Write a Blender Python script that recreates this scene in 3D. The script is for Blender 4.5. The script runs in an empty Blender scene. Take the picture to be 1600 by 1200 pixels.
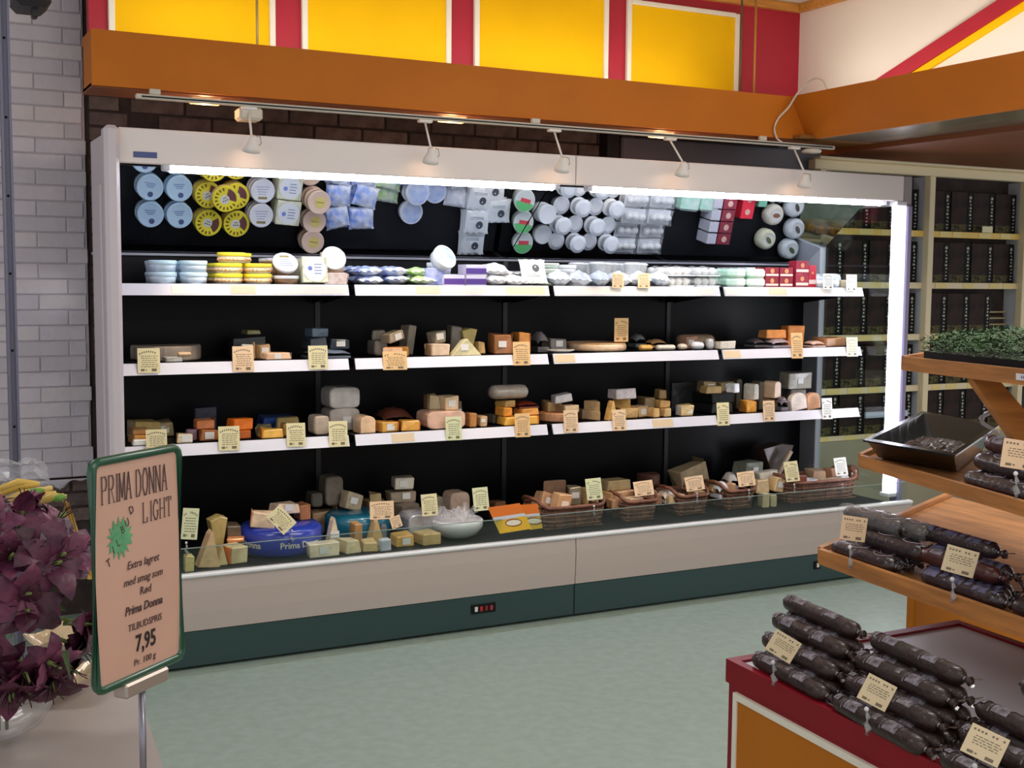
import bpy, math, random
from math import sin, cos, pi, radians as R_
from mathutils import Vector, Matrix
random.seed(7)
S = bpy.context.scene
COL = S.collection

# ------------------------------------------------------------------ camera
YAW, PITCH, ROLL, FPX, CAMH = 0.47761384, 0.08575833, 0.00844653, 1900.0, 1.5
fwd = Vector((sin(YAW)*cos(PITCH), cos(YAW)*cos(PITCH), -sin(PITCH)))
r0 = Vector((cos(YAW), -sin(YAW), 0)); u0 = r0.cross(fwd)
rgt = r0*cos(ROLL) + u0*sin(ROLL); upv = -r0*sin(ROLL) + u0*cos(ROLL)
cd = bpy.data.cameras.new('camera'); cam = bpy.data.objects.new('camera', cd); COL.objects.link(cam)
cd.sensor_width = 36; cd.lens = 36*FPX/1600; cd.clip_start = .05
M = Matrix((rgt, upv, -fwd)).transposed().to_4x4(); M.translation = (0, 0, CAMH)
cam.matrix_world = M; S.camera = cam

# ------------------------------------------------------------------ world, lights, exposure
S.view_settings.view_transform = 'Standard'; S.view_settings.look = 'None'
S.view_settings.gamma = 1; S.view_settings.use_curve_mapping = False
S.view_settings.exposure = 0.0
S.cycles.max_bounces = 8; S.cycles.transparent_max_bounces = 24
S.cycles.sample_clamp_indirect = 4
W = bpy.data.worlds.new('world'); S.world = W; W.use_nodes = True
bg = W.node_tree.nodes['Background']; bg.inputs[0].default_value = (.97, .965, 1, 1); bg.inputs[1].default_value = .86
def area(name, loc, rot, sx, sy, power, col=(1, 1, 1)):
    l = bpy.data.lights.new(name, 'AREA'); l.shape = 'RECTANGLE'; l.size = sx; l.size_y = sy; l.energy = power; l.color = col
    o = bpy.data.objects.new(name, l); COL.objects.link(o); o.location = loc; o.rotation_euler = rot; return o
area('overhead_fill', (3.2, 2.3, 2.94), (0, 0, 0), 2.4, .35, 46, (1, .98, .94))  # unseen area lights, added overhead for general room light
area('overhead_fill', (.2, .4, 2.94), (0, 0, 0), 2.4, .35, 14, (1, .96, .91))
area('overhead_fill', (2.2, -1.2, 2.94), (0, 0, 0), 2.4, .35, 54, (1, .97, .94))
area('overhead_fill', (-.7, 3.1, 2.94), (0, 0, 0), 1.2, .35, 17, (1, .96, 1))  # added to brighten the white brick wall, no known fixture
area('overhead_fill', (5.8, 4.2, 2.14), (R_(-25), 0, 0), 1.2, .1, 5, (1, .9, .7))  # unseen light added under the soffit to brighten the wall shelving
# uplights standing on top of the fascia
area('uplight', (2.3, 5.02, 2.44), (R_(180-30), 0, 0), 3.0, .06, 5.5, (1, .95, .82))
area('uplight', (4.2, 4.15, 2.44), (0, R_(180+25), 0), .06, 1.7, 3.6, (1, .95, .84))
TUBE_E, VTUBE_E, SPOT_W = 40.0, 11.0, 16.0

# ------------------------------------------------------------------ pixel -> point helpers (1600x1200 frame)
def ray(x, y): return rgt*((x-800)/FPX) - upv*((y-600)/FPX) + fwd
C0 = Vector((0, 0, CAMH))
def aY(x, y, Y): d = ray(x, y); return C0 + d*(Y/d.y)
def aX(x, y, X): d = ray(x, y); return C0 + d*(X/d.x)
def aZ(x, y, z): d = ray(x, y); return C0 + d*((z-CAMH)/d.z)
def aD(x, y, D): return C0 + ray(x, y)*D
def depth(p): return (Vector(p)-C0).dot(fwd)

# ------------------------------------------------------------------ materials
MC = {}
def lin(c):
    if isinstance(c, str):
        c = tuple(int(c[i:i+2], 16)/255 for i in (0, 2, 4))
    return tuple(x/12.92 if x <= .04045 else ((x+.055)/1.055)**2.4 for x in c)
def mat(c, rough=.6, var=0.0, scale=8.0, bump=0.0, metal=0.0, coat=0.0, c2=None, bscale=None, spec=.5, tex='noise', stretch=None):
    key = (c, rough, var, scale, bump, metal, coat, c2, bscale, spec, tex, stretch)
    if key in MC: return MC[key]
    m = bpy.data.materials.new('mat_'+str(len(MC))); m.use_nodes = True; nt = m.node_tree; N = nt.nodes; L = nt.links
    b = N['Principled BSDF']; col = lin(c)
    b.inputs['Base Color'].default_value = (*col, 1); b.inputs['Roughness'].default_value = rough
    b.inputs['Metallic'].default_value = metal; b.inputs['Coat Weight'].default_value = coat
    b.inputs['Coat Roughness'].default_value = .12; b.inputs['Specular IOR Level'].default_value = spec
    if var or bump:
        tc = N.new('ShaderNodeTexCoord'); mp = N.new('ShaderNodeMapping'); L.new(tc.outputs['Object'], mp.inputs[0])
        if stretch: mp.inputs['Scale'].default_value = stretch
    if var:
        if tex == 'voronoi':
            n = N.new('ShaderNodeTexVoronoi'); n.inputs['Scale'].default_value = scale; out = n.outputs['Distance']
        else:
            n = N.new('ShaderNodeTexNoise'); n.inputs['Scale'].default_value = scale; n.inputs['Detail'].default_value = 5; out = n.outputs['Fac']
        L.new(mp.outputs[0], n.inputs['Vector'])
        cr = N.new('ShaderNodeValToRGB'); cr.color_ramp.elements[0].position = .35; cr.color_ramp.elements[1].position = .65
        a = lin(c2) if c2 else tuple(x*(1-var) for x in col)
        bb = col if c2 else tuple(min(1, x*(1+var)) for x in col)
        cr.color_ramp.elements[0].color = (*a, 1); cr.color_ramp.elements[1].color = (*bb, 1)
        L.new(out, cr.inputs[0]); L.new(cr.outputs[0], b.inputs['Base Color'])
    if bump:
        n2 = N.new('ShaderNodeTexNoise'); n2.inputs['Scale'].default_value = bscale or scale*3; n2.inputs['Detail'].default_value = 3
        L.new(mp.outputs[0], n2.inputs['Vector'])
        bp = N.new('ShaderNodeBump'); bp.inputs['Strength'].default_value = bump; bp.inputs['Distance'].default_value = .01
        L.new(n2.outputs['Fac'], bp.inputs['Height']); L.new(bp.outputs[0], b.inputs['Normal'])
    MC[key] = m; return m
def emit(c, s):
    key = ('e', c, s)
    if key in MC: return MC[key]
    m = bpy.data.materials.new('mat_emit_'+str(len(MC))); m.use_nodes = True; b = m.node_tree.nodes['Principled BSDF']
    b.inputs['Base Color'].default_value = (*lin(c), 1); b.inputs['Emission Color'].default_value = (*lin(c), 1); b.inputs['Emission Strength'].default_value = s
    MC[key] = m; return m
def glassy(tint='ffffff', gloss=1.0, rough=.02, opaque=0.0, ior=1.45):
    key = ('g', tint, gloss, rough, opaque, ior)
    if key in MC: return MC[key]
    m = bpy.data.materials.new('mat_glass_'+str(len(MC))); m.use_nodes = True; nt = m.node_tree; N = nt.nodes; L = nt.links
    N.remove(N['Principled BSDF']); out = N['Material Output']
    t = N.new('ShaderNodeBsdfTransparent'); t.inputs[0].default_value = (*lin(tint), 1)
    g = N.new('ShaderNodeBsdfGlossy'); g.inputs['Roughness'].default_value = rough
    lw = N.new('ShaderNodeLayerWeight'); lw.inputs['Blend'].default_value = .5
    pw = N.new('ShaderNodeMath'); pw.operation = 'POWER'; L.new(lw.outputs['Facing'], pw.inputs[0]); pw.inputs[1].default_value = 4
    f = N.new('ShaderNodeMath'); f.operation = 'MULTIPLY_ADD'; L.new(pw.outputs[0], f.inputs[0]); f.inputs[1].default_value = .7*gloss; f.inputs[2].default_value = .04*gloss
    mx = N.new('ShaderNodeMixShader'); L.new(f.outputs[0], mx.inputs[0]); L.new(t.outputs[0], mx.inputs[1]); L.new(g.outputs[0], mx.inputs[2])
    last = mx
    if opaque:
        d = N.new('ShaderNodeBsdfDiffuse'); d.inputs[0].default_value = (*lin(tint), 1)
        m2 = N.new('ShaderNodeMixShader'); m2.inputs[0].default_value = opaque
        L.new(mx.outputs[0], m2.inputs[1]); L.new(d.outputs[0], m2.inputs[2]); last = m2
    L.new(last.outputs[0], out.inputs[0]); MC[key] = m; return m

GLASS = glassy('f4fbf8'); FILM = glassy('ffffff', opaque=.12, rough=.15, ior=1.6); CLEAR = glassy('f2f2f4', opaque=.25, rough=.1, ior=1.7)
BLACK = mat('0b0b0e', .45, spec=.25); BACKP = mat('060509', .36, spec=.16)
CREAM = mat('c9bcb2', .45); WHITE = mat('e2e0e4', .4); RAILW = mat('e6e4ee', .35)
GREEN = mat('2c4444', .4); STEEL = mat('9a9aa2', .3, metal=1)

# ------------------------------------------------------------------ mesh builder
class MB:
    def __init__(s): s.v = []; s.f = []; s.mi = []; s.sm = []
    def add(s, vs, fs, mi=0, smooth=False):
        o = len(s.v); s.v += [tuple(v) for v in vs]
        for f in fs: s.f.append(tuple(i+o for i in f)); s.mi.append(mi); s.sm.append(smooth)
        return s
    def box(s, x0, y0, z0, x1, y1, z1, mi=0, b=0, jit=0):
        if x0 > x1: x0, x1 = x1, x0
        if y0 > y1: y0, y1 = y1, y0
        if z0 > z1: z0, z1 = z1, z0
        if b <= 0:
            v = [(x, y, z) for z in (z0, z1) for y in (y0, y1) for x in (x0, x1)]
            if jit: v = [(x+random.uniform(-jit, jit), y+random.uniform(-jit, jit), z if z == z0 else z+random.uniform(-jit, jit)) for x, y, z in v]
            return s.add(v, [(0, 2, 3, 1), (4, 5, 7, 6), (0, 1, 5, 4), (2, 6, 7, 3), (0, 4, 6, 2), (1, 3, 7, 5)], mi)
        b = min(b, (x1-x0)*.45, (y1-y0)*.45, (z1-z0)*.45)
        c = [(x, y, z) for z in (z0, z1) for y in (y0, y1) for x in (x0, x1)]
        if jit: c = [(x+random.uniform(-jit, jit), y+random.uniform(-jit, jit), z if z == z0 else z+random.uniform(-jit, jit)) for x, y, z in c]
        v = []
        for i, (x, y, z) in enumerate(c):
            sx = 1 if i & 1 == 0 else -1; sy = 1 if i & 2 == 0 else -1; sz = 1 if i & 4 == 0 else -1
            v += [(x, y+sy*b, z+sz*b), (x+sx*b, y, z+sz*b), (x+sx*b, y+sy*b, z)]
        f = []
        for ax in range(3):
            o = [a for a in range(3) if a != ax]
            for sd in (0, 1):
                q = []
                for p, r in ((0, 0), (1, 0), (1, 1), (0, 1)):
                    i = (sd << ax) | (p << o[0]) | (r << o[1]); q.append(i*3+ax)
                f.append(tuple(q))
            for p in (0, 1):
                for r in (0, 1):
                    i = (p << o[0]) | (r << o[1]); j = i | (1 << ax)
                    f.append((i*3+o[0], j*3+o[0], j*3+o[1], i*3+o[1]))
        for i in range(8): f.append((i*3, i*3+1, i*3+2))
        return s.add(v, f, mi)
    def lathe(s, prof, n=20, mi=0, M_=None, smooth=True, ell=1.0):
        vs = []; fs = []
        for r, z in prof:
            for k in range(n): a = 2*pi*k/n; vs.append((r*cos(a), r*sin(a)*ell, z))
        for i in range(len(prof)-1):
            for k in range(n): fs.append((i*n+k, i*n+(k+1) % n, (i+1)*n+(k+1) % n, (i+1)*n+k))
        if prof[0][0] > 1e-6: fs.append(tuple(reversed(range(n))))
        if prof[-1][0] > 1e-6: fs.append(tuple((len(prof)-1)*n+k for k in range(n)))
        if M_ is not None: vs = [tuple(M_ @ Vector(v)) for v in vs]
        return s.add(vs, fs, mi, smooth)
    def cyl(s, p0, p1, r, n=10, mi=0, r1=None, smooth=True):
        p0 = Vector(p0); p1 = Vector(p1); d = p1-p0; q = d.to_track_quat('Z', 'Y').to_matrix().to_4x4(); q.translation = p0
        r1 = r if r1 is None else r1
        return s.lathe([(r, 0), (r1, d.length)], n, mi, q, smooth)
    def tube(s, pts, r, n=6, mi=0, closed=False):
        pts = [Vector(p) for p in pts]; m = len(pts); vs = []; fs = []
        for i, p in enumerate(pts):
            a = pts[i-1] if (i > 0 or closed) else p; b = pts[(i+1) % m] if (i < m-1 or closed) else p
            q = (b-a).to_track_quat('Z', 'Y'); rr = r[i] if isinstance(r, (list, tuple)) else r
            for k in range(n): t = 2*pi*k/n; vs.append(tuple(p + q @ Vector((rr*cos(t), rr*sin(t), 0))))
        for i in range(m if closed else m-1):
            j = (i+1) % m
            for k in range(n): fs.append((i*n+k, i*n+(k+1) % n, j*n+(k+1) % n, j*n+k))
        if not closed: fs += [tuple(reversed(range(n))), tuple((m-1)*n+k for k in range(n))]
        return s.add(vs, fs, mi, True)
    def prism(s, poly, z0, z1, mi=0, M_=None, smooth=False, top_mi=None, inset=0.0):
        n = len(poly); cx = sum(p[0] for p in poly)/n; cy = sum(p[1] for p in poly)/n
        rings = [(z0, 0)] if not inset else [(z0, inset), (z0+inset, 0)]
        rings += [(z1, 0)] if not inset else [(z1-inset, 0), (z1, inset)]
        vs = []
        for z, ins in rings:
            for x, y in poly:
                d = math.hypot(x-cx, y-cy) or 1; k = max(0, 1-ins/d); vs.append((cx+(x-cx)*k, cy+(y-cy)*k, z))
        if M_ is not None: vs = [tuple(M_ @ Vector(v)) for v in vs]
        fs = []
        for i in range(len(rings)-1):
            for k in range(n): fs.append((i*n+k, i*n+(k+1) % n, (i+1)*n+(k+1) % n, (i+1)*n+k))
        s.add(vs, fs, mi, smooth); o = len(s.v)-len(vs)
        s.f.append(tuple(o+k for k in reversed(range(n)))); s.mi.append(mi); s.sm.append(False)
        s.f.append(tuple(o+(len(rings)-1)*n+k for k in range(n))); s.mi.append(mi if top_mi is None else top_mi); s.sm.append(False)
        return s
    def quad(s, pts, t=.0012, mi=0):
        a, b, c, d = [Vector(p) for p in pts]; n = (b-a).cross(d-a).normalized()*t
        return s.add([a, b, c, d, a+n, b+n, c+n, d+n], [(3, 2, 1, 0), (4, 5, 6, 7), (0, 1, 5, 4), (1, 2, 6, 5), (2, 3, 7, 6), (3, 0, 4, 7)], mi)
    def grid(s, fn, nu, nv, mi=0, smooth=True):
        vs = [tuple(fn(i/nu, j/nv)) for j in range(nv+1) for i in range(nu+1)]
        fs = [(j*(nu+1)+i, j*(nu+1)+i+1, (j+1)*(nu+1)+i+1, (j+1)*(nu+1)+i) for j in range(nv) for i in range(nu)]
        return s.add(vs, fs, mi, smooth)
    def mesh(s, name, mats):
        me = bpy.data.meshes.new(name); me.from_pydata(s.v, [], s.f)
        for m in (mats if isinstance(mats, (list, tuple)) else [mats]): me.materials.append(m)
        me.polygons.foreach_set('material_index', s.mi); me.polygons.foreach_set('use_smooth', s.sm); me.update()
        return me
    def build(s, name, mats, parent=None):
        o = bpy.data.objects.new(name, s.mesh(name, mats)); COL.objects.link(o)
        if parent is not None: o.parent = parent
        return o
def tag(o, label=None, cat=None, group=None, kind=None):
    if label: o['label'] = label
    if cat: o['category'] = cat
    if group: o['group'] = group
    if kind: o['kind'] = kind
    return o
def empty(name, loc=(0, 0, 0), rz=0, **k):
    o = bpy.data.objects.new(name, None); COL.objects.link(o); o.location = loc; o.rotation_euler.z = rz; o.empty_display_size = .05; return tag(o, **k)
def dup(root):
    r = root.copy(); COL.objects.link(r)
    for ch in KIDS.get(root.name, []):
        c = ch.copy(); COL.objects.link(c); c.parent = r; KIDS.setdefault(r.name, []).append(c)
        for g in KIDS.get(ch.name, []):
            d = g.copy(); COL.objects.link(d); d.parent = c
    return r
KIDS = {}
def kid(p, c): KIDS.setdefault(p.name, []).append(c); return c
def put(o, loc, rz=0, rx=0, ry=0): o.location = loc; o.rotation_euler = (rx, ry, rz); return o
ORD = ['first', 'second', 'third', 'fourth', 'fifth', 'sixth', 'seventh', 'eighth', 'ninth', 'tenth', 'eleventh', 'twelfth', 'thirteenth', 'fourteenth', 'fifteenth', 'sixteenth', 'seventeenth', 'eighteenth', 'nineteenth', 'twentieth', 'twenty-first', 'twenty-second', 'twenty-third', 'twenty-fourth', 'twenty-fifth']

# ================================================================== SETTING
MB().box(-4, -3, -.05, 8.5, 6, 0).build('floor', mat('a0b0a6', .42, .05, 22, .02, c2='97a699')).__setitem__('kind', 'structure')
c = MB().box(-4, -3, 3.0, 8.5, 6, 3.05).build('ceiling', mat('d8d2c6', .8)); c['kind'] = 'structure'
# brick wall behind the case: painted white on the left, bare brown elsewhere
WY = 5.60
wall = MB().box(-3, WY, 0, 8.5, WY+.2, 3.0).build('wall_back', mat('453a37', .95, .2, 14, .3)); wall['kind'] = 'structure'
paint = [mat(h, .75, .06, 9, .25, bscale=60) for h in ('cfc6cf', 'c9c1ca', 'd3cbd0', 'c6bfc8')]
brown = [mat(h, .9, .3, 14, .5, bscale=60) for h in ('6a5a58', '5e504e', '74645f')]
bm_ = {}
MB().box(-.2, WY-.017, .62, .80, WY-.001, 3.0).build('painted_mortar', mat('b4adb6', .8, .08, 9, .2), wall)
def brick(x0, x1, z, painted):
    w = round(x1-x0, 3)
    ms = paint if painted else brown; k = random.randrange(len(ms)); key = (w, painted, k)
    if key not in bm_:
        j = MB(); d = .022 if painted else .008
        j.box(0, -d, 0, w-.004 if painted else w-.012, 0, .0615 if painted else .056, b=.003); bm_[key] = j.mesh('brick', ms[k])
    o = bpy.data.objects.new('brick', bm_[key]); COL.objects.link(o); o.parent = wall
    o.location = (x0, WY+random.uniform(-.0015, .0015), z)
XB = .80
for r in range(0, 36):
    z = .62 + r*.0667; off = (r % 2)*.12
    x = .24+off-.24
    while x < XB-.03:
        x1 = min(x+.24, XB+random.uniform(-.012, .012))
        if XB-x1 < .05: x1 = XB+random.uniform(-.012, .014)
        brick(x, x1, z, True); x = x1 if x1 < XB-.03 else 9
    if z > 1.0 and not (z > 2.45):
        brick(XB+.022, XB+.16+off*.3, z, False)
for r in range(4):
    z = .62+(22+r)*.0667; x = 1.0+(r % 2)*.12
    while x < 3.5: brick(x, x+.24, z, False); x += .24
for r in range(3):
    z = .62-(r+1)*.0667
    for x in (.24, .48, .72): brick(x+(r % 2)*.1, x+.24+(r % 2)*.1, z, False)
# thick lump of paint on the lower edge of the painted field
def lump(u, v):
    x = .5+u*.31; return (x, WY-.026-.008*sin(v*pi), .612-.018*v*(1+.8*sin(x*31)+.5*sin(x*77)))
tag(MB().grid(lump, 24, 4).build('paint_edge', paint[0], wall))

# upper facade: red wall with yellow panels in white frames
PY = 5.30
REDM = mat('b01c34', .55, .06, 3); YEL = mat('fcc206', .65, .05, 2.0, spec=.15); WTRIM = mat('efe9dc', .5)
uw = MB().box(.785, PY, 2.25, 4.49, PY+.06, 2.96).build('wall_facade', REDM); uw['kind'] = 'structure'
for (xa, xb) in ((.86, 1.56), (1.68, 2.40), (2.52, 3.26), (3.37, 4.07)):
    MB().box(xa+.02, PY-.012, 2.3, xb-.02, PY, 2.885, b=.002).build('panel', YEL, uw)
    j = MB(); j.box(xa, PY-.022, 2.3, xa+.026, PY, 2.905, b=.003); j.box(xb-.026, PY-.022, 2.3, xb, PY, 2.905, b=.003)
    j.box(xa+.026, PY-.022, 2.885, xb-.026, PY, 2.908, b=.003); j.box(xa+.026, PY-.022, 2.3, xb-.026, PY, 2.33, b=.003)
    j.build('panel_frame', WTRIM, uw)
WOODT = mat('c98a3c', .5, .15, 6, stretch=(1, 8, 8))
t = MB().box(.785, PY-.035, 2.955, 4.49, PY+.06, 3.0, b=.004).build('trim_1', WOODT); t['kind'] = 'structure'
# white wall running towards the camera
rw = MB().box(4.49, 1.2, 2.25, 4.55, PY+.06, 2.97).build('wall_right', mat('efe6dc', .7, .03, 2)); rw['kind'] = 'structure'
t = MB().box(4.455, 1.2, 2.955, 4.55, PY-.035, 3.0, b=.004).build('trim_2', WOODT); t['kind'] = 'structure'
def slant(x0, name, m, ya, za, yb, zb, h):
    j = MB(); vs = [(x0, ya, za), (x0, yb, zb), (x0, yb, zb+h), (x0, ya, za+h)]
    j.add(vs+[(4.49, y, z) for x, y, z in vs], [(0, 1, 2, 3), (7, 6, 5, 4), (0, 4, 5, 1), (1, 5, 6, 2), (2, 6, 7, 3), (3, 7, 4, 0)]); return j.build(name, m, rw)
slant(4.462, 'red_stripe', REDM, 4.80, 2.40, 3.3, 2.90, .075)
slant(4.472, 'yellow_stripe', YEL, 4.80, 2.365, 3.3, 2.865, .034)

# fascia beam: box boards, hung in front of the case and turning towards the viewer
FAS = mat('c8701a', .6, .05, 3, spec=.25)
fa = empty('fascia_beam'); tag(fa, 'mustard orange hanging fascia beam above the cheese case turning the corner', 'beam')
MB().add([(.70, 4.68, 2.19), (4.04, 4.68, 2.19), (3.93, 4.68, 2.39), (.70, 4.68, 2.39), (.70, 4.70, 2.19), (4.05, 4.70, 2.19), (3.94, 4.70, 2.39), (.70, 4.70, 2.39)],
    [(0, 1, 2, 3), (7, 6, 5, 4), (0, 4, 5, 1), (1, 5, 6, 2), (2, 6, 7, 3), (3, 7, 4, 0)]).build('front_board', FAS, fa)
MB().box(.70, 4.70, 2.19, .72, 4.90, 2.39).build('end_board', FAS, fa)
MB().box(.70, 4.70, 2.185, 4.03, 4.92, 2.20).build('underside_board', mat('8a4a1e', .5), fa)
MB().box(.70, 4.88, 2.2, 4.6, 4.90, 2.36).build('back_board', FAS, fa)
j = MB(); j.add([(3.92, 1.0, 2.39), (3.92, 4.68, 2.39), (4.03, 4.73, 2.19), (4.03, 1.0, 2.19), (3.94, 1.0, 2.39), (3.94, 4.70, 2.39), (4.05, 4.73, 2.19), (4.05, 1.0, 2.19)],
    [(0, 1, 2, 3), (7, 6, 5, 4), (0, 4, 5, 1), (3, 2, 6, 7), (0, 3, 7, 4), (1, 5, 6, 2)]); j.build('side_board', FAS, fa)
MB().box(4.05, 1.0, 2.19, 4.42, 4.62, 2.205).build('metal_strip', mat('a79a86', .25, .2, 3, metal=.7, stretch=(6, 1, 1)), fa)
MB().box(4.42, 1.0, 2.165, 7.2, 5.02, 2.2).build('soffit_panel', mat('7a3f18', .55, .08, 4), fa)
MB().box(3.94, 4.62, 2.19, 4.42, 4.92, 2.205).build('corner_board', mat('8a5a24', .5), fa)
# cables down the facade
for i, px_ in enumerate((402, 1158, 1180)):
    x = aY(px_, 60, 5.2).x
    o = MB().cyl((x, 5.2, 2.38), (x, 5.2, 3.0), .006, 8).build('hanging_rod', mat(('8a7340', '6a5a3c', 'c08a3a')[i], .5))
    tag(o, ('thin rod hanging before the leftmost yellow panel', 'dark hanging rod at the right edge of the last yellow panel', 'tan hanging rod before the red corner field')[i], 'rod')
# small grey bracket at upper left and slotted upright
o = MB(); p = aY(55, 4, 4.6); o.box(p.x-.07, 4.55, p.z-.02, p.x+.05, 4.75, p.z+.12, b=.02); o.box(p.x-.01, 4.6, p.z-.05, p.x+.01, 4.65, p.z, b=.005)
tag(o.build('bracket_lamp', mat('2a2629', .5)), 'dark grey fixture at the top of the white painted brick wall', 'fixture')
up = MB(); up.box(.335, 4.0, .3, .342, 4.035, 3.0); up.box(.358, 4.0, .3, .365, 4.035, 3.0); up.box(.342, 4.012, .3, .358, 4.016, 3.0)
uo = up.build('slotted_upright', mat('6c6a7c', .4, metal=.3)); tag(uo, 'grey slotted metal upright before the white brick wall', 'upright')
for k in range(9):
    MB().cyl((.35, 4.010, .8+k*.235), (.35, 4.0125, .8+k*.235), .004, 8).build('bolt', BLACK, uo)

# ================================================================== DISPLAY CASE
XL_, XR_ = .79, 4.69
case = empty('refrigerated_display_case', (0, 0, 0)); tag(case, 'long white open refrigerated display case with green kick plate full of cheese', 'display case')
ENAM = mat('d2c6cc', .35); ENAMF = mat('efe3e0', .4)
j = MB(); j.box(.735, 4.66, .02, XL_, 4.74, 2.05, b=.014); j.build('front_post', ENAM, case)
MB().box(.782, 4.74, .02, XL_, 5.30, 2.05, b=.002).build('end_panel', ENAM, case)
j = MB(); j.box(.768, 5.0, .1, .782, 5.12, 1.86, b=.005); tag(j.build('side_bumper', ENAM, case), 'flat cover on the outside of the left end')
for k, (xa, xb) in enumerate(((XL_+.001, 2.742), (2.746, 4.70))):
    MB().box(xa, 4.70, 1.918, xb, 4.725, 2.048, b=.004).build('canopy_panel', ENAMF, case)
MB().box(4.70, 4.70, 1.90, 4.76, 5.45, 2.05, b=.006).build('canopy_end', mat('9a8e92', .4), case)
MB().box(.835, 4.72, 2.03, 4.72, 5.48, 2.05).build('roof', ENAM, case)
MB().box(XL_, 4.725, 1.945, 4.70, 4.95, 1.955).build('canopy_ceiling', mat('f2f2f6', .3), case)
MB().box(.835, 5.40, .30, 4.69, 5.47, 2.03).build('back_panel', BACKP, case)
for x in (1.78, 2.75, 3.73):
    MB().box(x-.012, 5.392, .37, x+.012, 5.40, 1.60).build('slotted_rail', mat('17171c', .4), case)
j = MB(); j.box(XL_, 5.384, 1.590, 4.69, 5.40, 1.600); j.build('mirror_ledge', mat('8a8a94', .3, metal=.6), case)
# mirror: leans from the back wall up to the canopy, in two sheets
mm = mat('d9dde4', .03, metal=1.0)
for xa, xb in ((XL_+.004, 2.748), (2.754, 4.685)):
    A = Vector((0, 5.383, 1.605)); B = Vector((0, 4.955, 1.93)); n = Vector((0, .325, .428)).normalized()*.006
    MB().add([Vector((xa, 0, 0))+A, Vector((xb, 0, 0))+A, Vector((xb, 0, 0))+B, Vector((xa, 0, 0))+B,
              Vector((xa, 0, 0))+A+n, Vector((xb, 0, 0))+A+n, Vector((xb, 0, 0))+B+n, Vector((xa, 0, 0))+B+n],
             [(0, 1, 2, 3), (7, 6, 5, 4), (0, 4, 5, 1), (1, 5, 6, 2), (2, 6, 7, 3), (3, 7, 4, 0)]).build('mirror', mm, case)
# fluorescent tubes
LT = emit('eef2ff', TUBE_E)
for xa, xb in ((.99, 2.66), (2.86, 4.60)):
    o = MB().cyl((xa, 4.765, 1.908), (xb, 4.765, 1.908), .013, 12).build('fluorescent_tube', LT, case)
    for x_ in (xa-.03, xb): MB().box(x_, 4.745, 1.90, x_+.03, 4.785, 1.925, b=.004).build('lamp_holder', WHITE, case)
MB().box(XL_+.01, 4.728, 1.925, 4.69, 4.80, 1.944).build('reflector', mat('f4f4f8', .25), case)
# right end: glass, rear post, front light
MB().box(4.684, 4.76, .40, 4.690, 5.27, 1.915).build('end_glass', GLASS, case)
MB().box(4.66, 5.27, .30, 4.70, 5.47, 2.03, b=.004).build('rear_post', mat('a7abb2', .4), case)
MB().box(4.715, 4.685, .34, 4.755, 4.75, 1.90, b=.008).build('front_post', mat('8f86a6', .4), case)  # purple tint is the light strip's bloom, put into the post colour
MB().box(4.655, 4.70, .40, 4.715, 4.74, 1.90, b=.006).build('light_strip', emit('f0efff', VTUBE_E), case)
for z_ in (1.895, .377): MB().box(4.65, 4.69, z_, 4.715, 4.75, z_+.022, b=.003).build('lamp_holder', WHITE, case)
# base
BPAN = mat('c0b0a8', .45)
def bulge(xa, xb):
    j = MB(); pr = [(4.60, .37), (4.588, .36), (4.584, .30), (4.586, .22), (4.592, .152)]
    vs = [(x, y, z) for y, z in pr for x in (xa, xb)]; n = len(vs)
    vs += [(x, 4.63, z) for y, z in pr for x in (xa, xb)]
    fs = [(2*i, 2*i+2, 2*i+3, 2*i+1) for i in range(4)]+[(n+2*i, n+2*i+1, n+2*i+3, n+2*i+2) for i in range(4)]
    fs += [(2*i, n+2*i, n+2*i+2, 2*i+2) for i in range(4)]+[(2*i+1, 2*i+3, n+2*i+3, n+2*i+1) for i in range(4)]+[(0, 1, n+1, n), (8, n+8, n+9, 9)]
    return j.add(vs, fs)
for xa, xb in ((XL_, 2.698), (2.702, 4.72)):
    bulge(xa, xb).build('front_panel', BPAN, case)
    k = MB().box(xa, 4.595, .012, xb, 4.63, .150, b=.002).build('kick_plate', GREEN, case)
MB().box(XL_, 4.575, .360, 4.72, 4.612, .376, b=.005).build('front_trim', mat('f2f2f4', .3), case)
MB().box(.835, 4.63, .0, 4.69, 5.45, .14).build('plinth', BLACK, case)
MB().box(XL_, 4.61, .33, 4.69, 5.40, .345).build('deck', mat('101114', .6, spec=.2), case)
for xa, xb in ((XL_, 2.698), (2.702, 4.69)):
    g_ = MB().box(xa, 4.602, .376, xb, 4.608, .470).build('glass_riser', GLASS, case)
    MB().box(xa, 4.6015, .470, xb, 4.6085, .4722).build('polished_edge', mat('93a39e', .2), g_)
j = MB(); p = aY(209, 236, 4.69); q = aY(246, 247, 4.69); j.box(p.x, 4.696, q.z, q.x, 4.70, p.z, b=.001); tag(j.build('badge', mat('46558c', .4), case), 'small plain blue badge')
# switch panels
for x, n in ((aY(755, 953, 4.59).x, 4), (aY(1277, 883, 4.59).x, 1)):
    sp = MB().box(x-.055 if n > 1 else x-.02, 4.588, .075, x+.06 if n > 1 else x+.02, 4.595, .115, b=.002).build('switch_panel', BLACK, case)
    for k in range(n):
        xx = x-.042+k*.024 if n > 1 else x-.006
        MB().box(xx, 4.583, .085, xx+.014, 4.588, .106, b=.001).build('switch', mat(('e0d8d0', 'b02028', '7a1a20', 'a02a38')[k], .4), sp)
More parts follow.
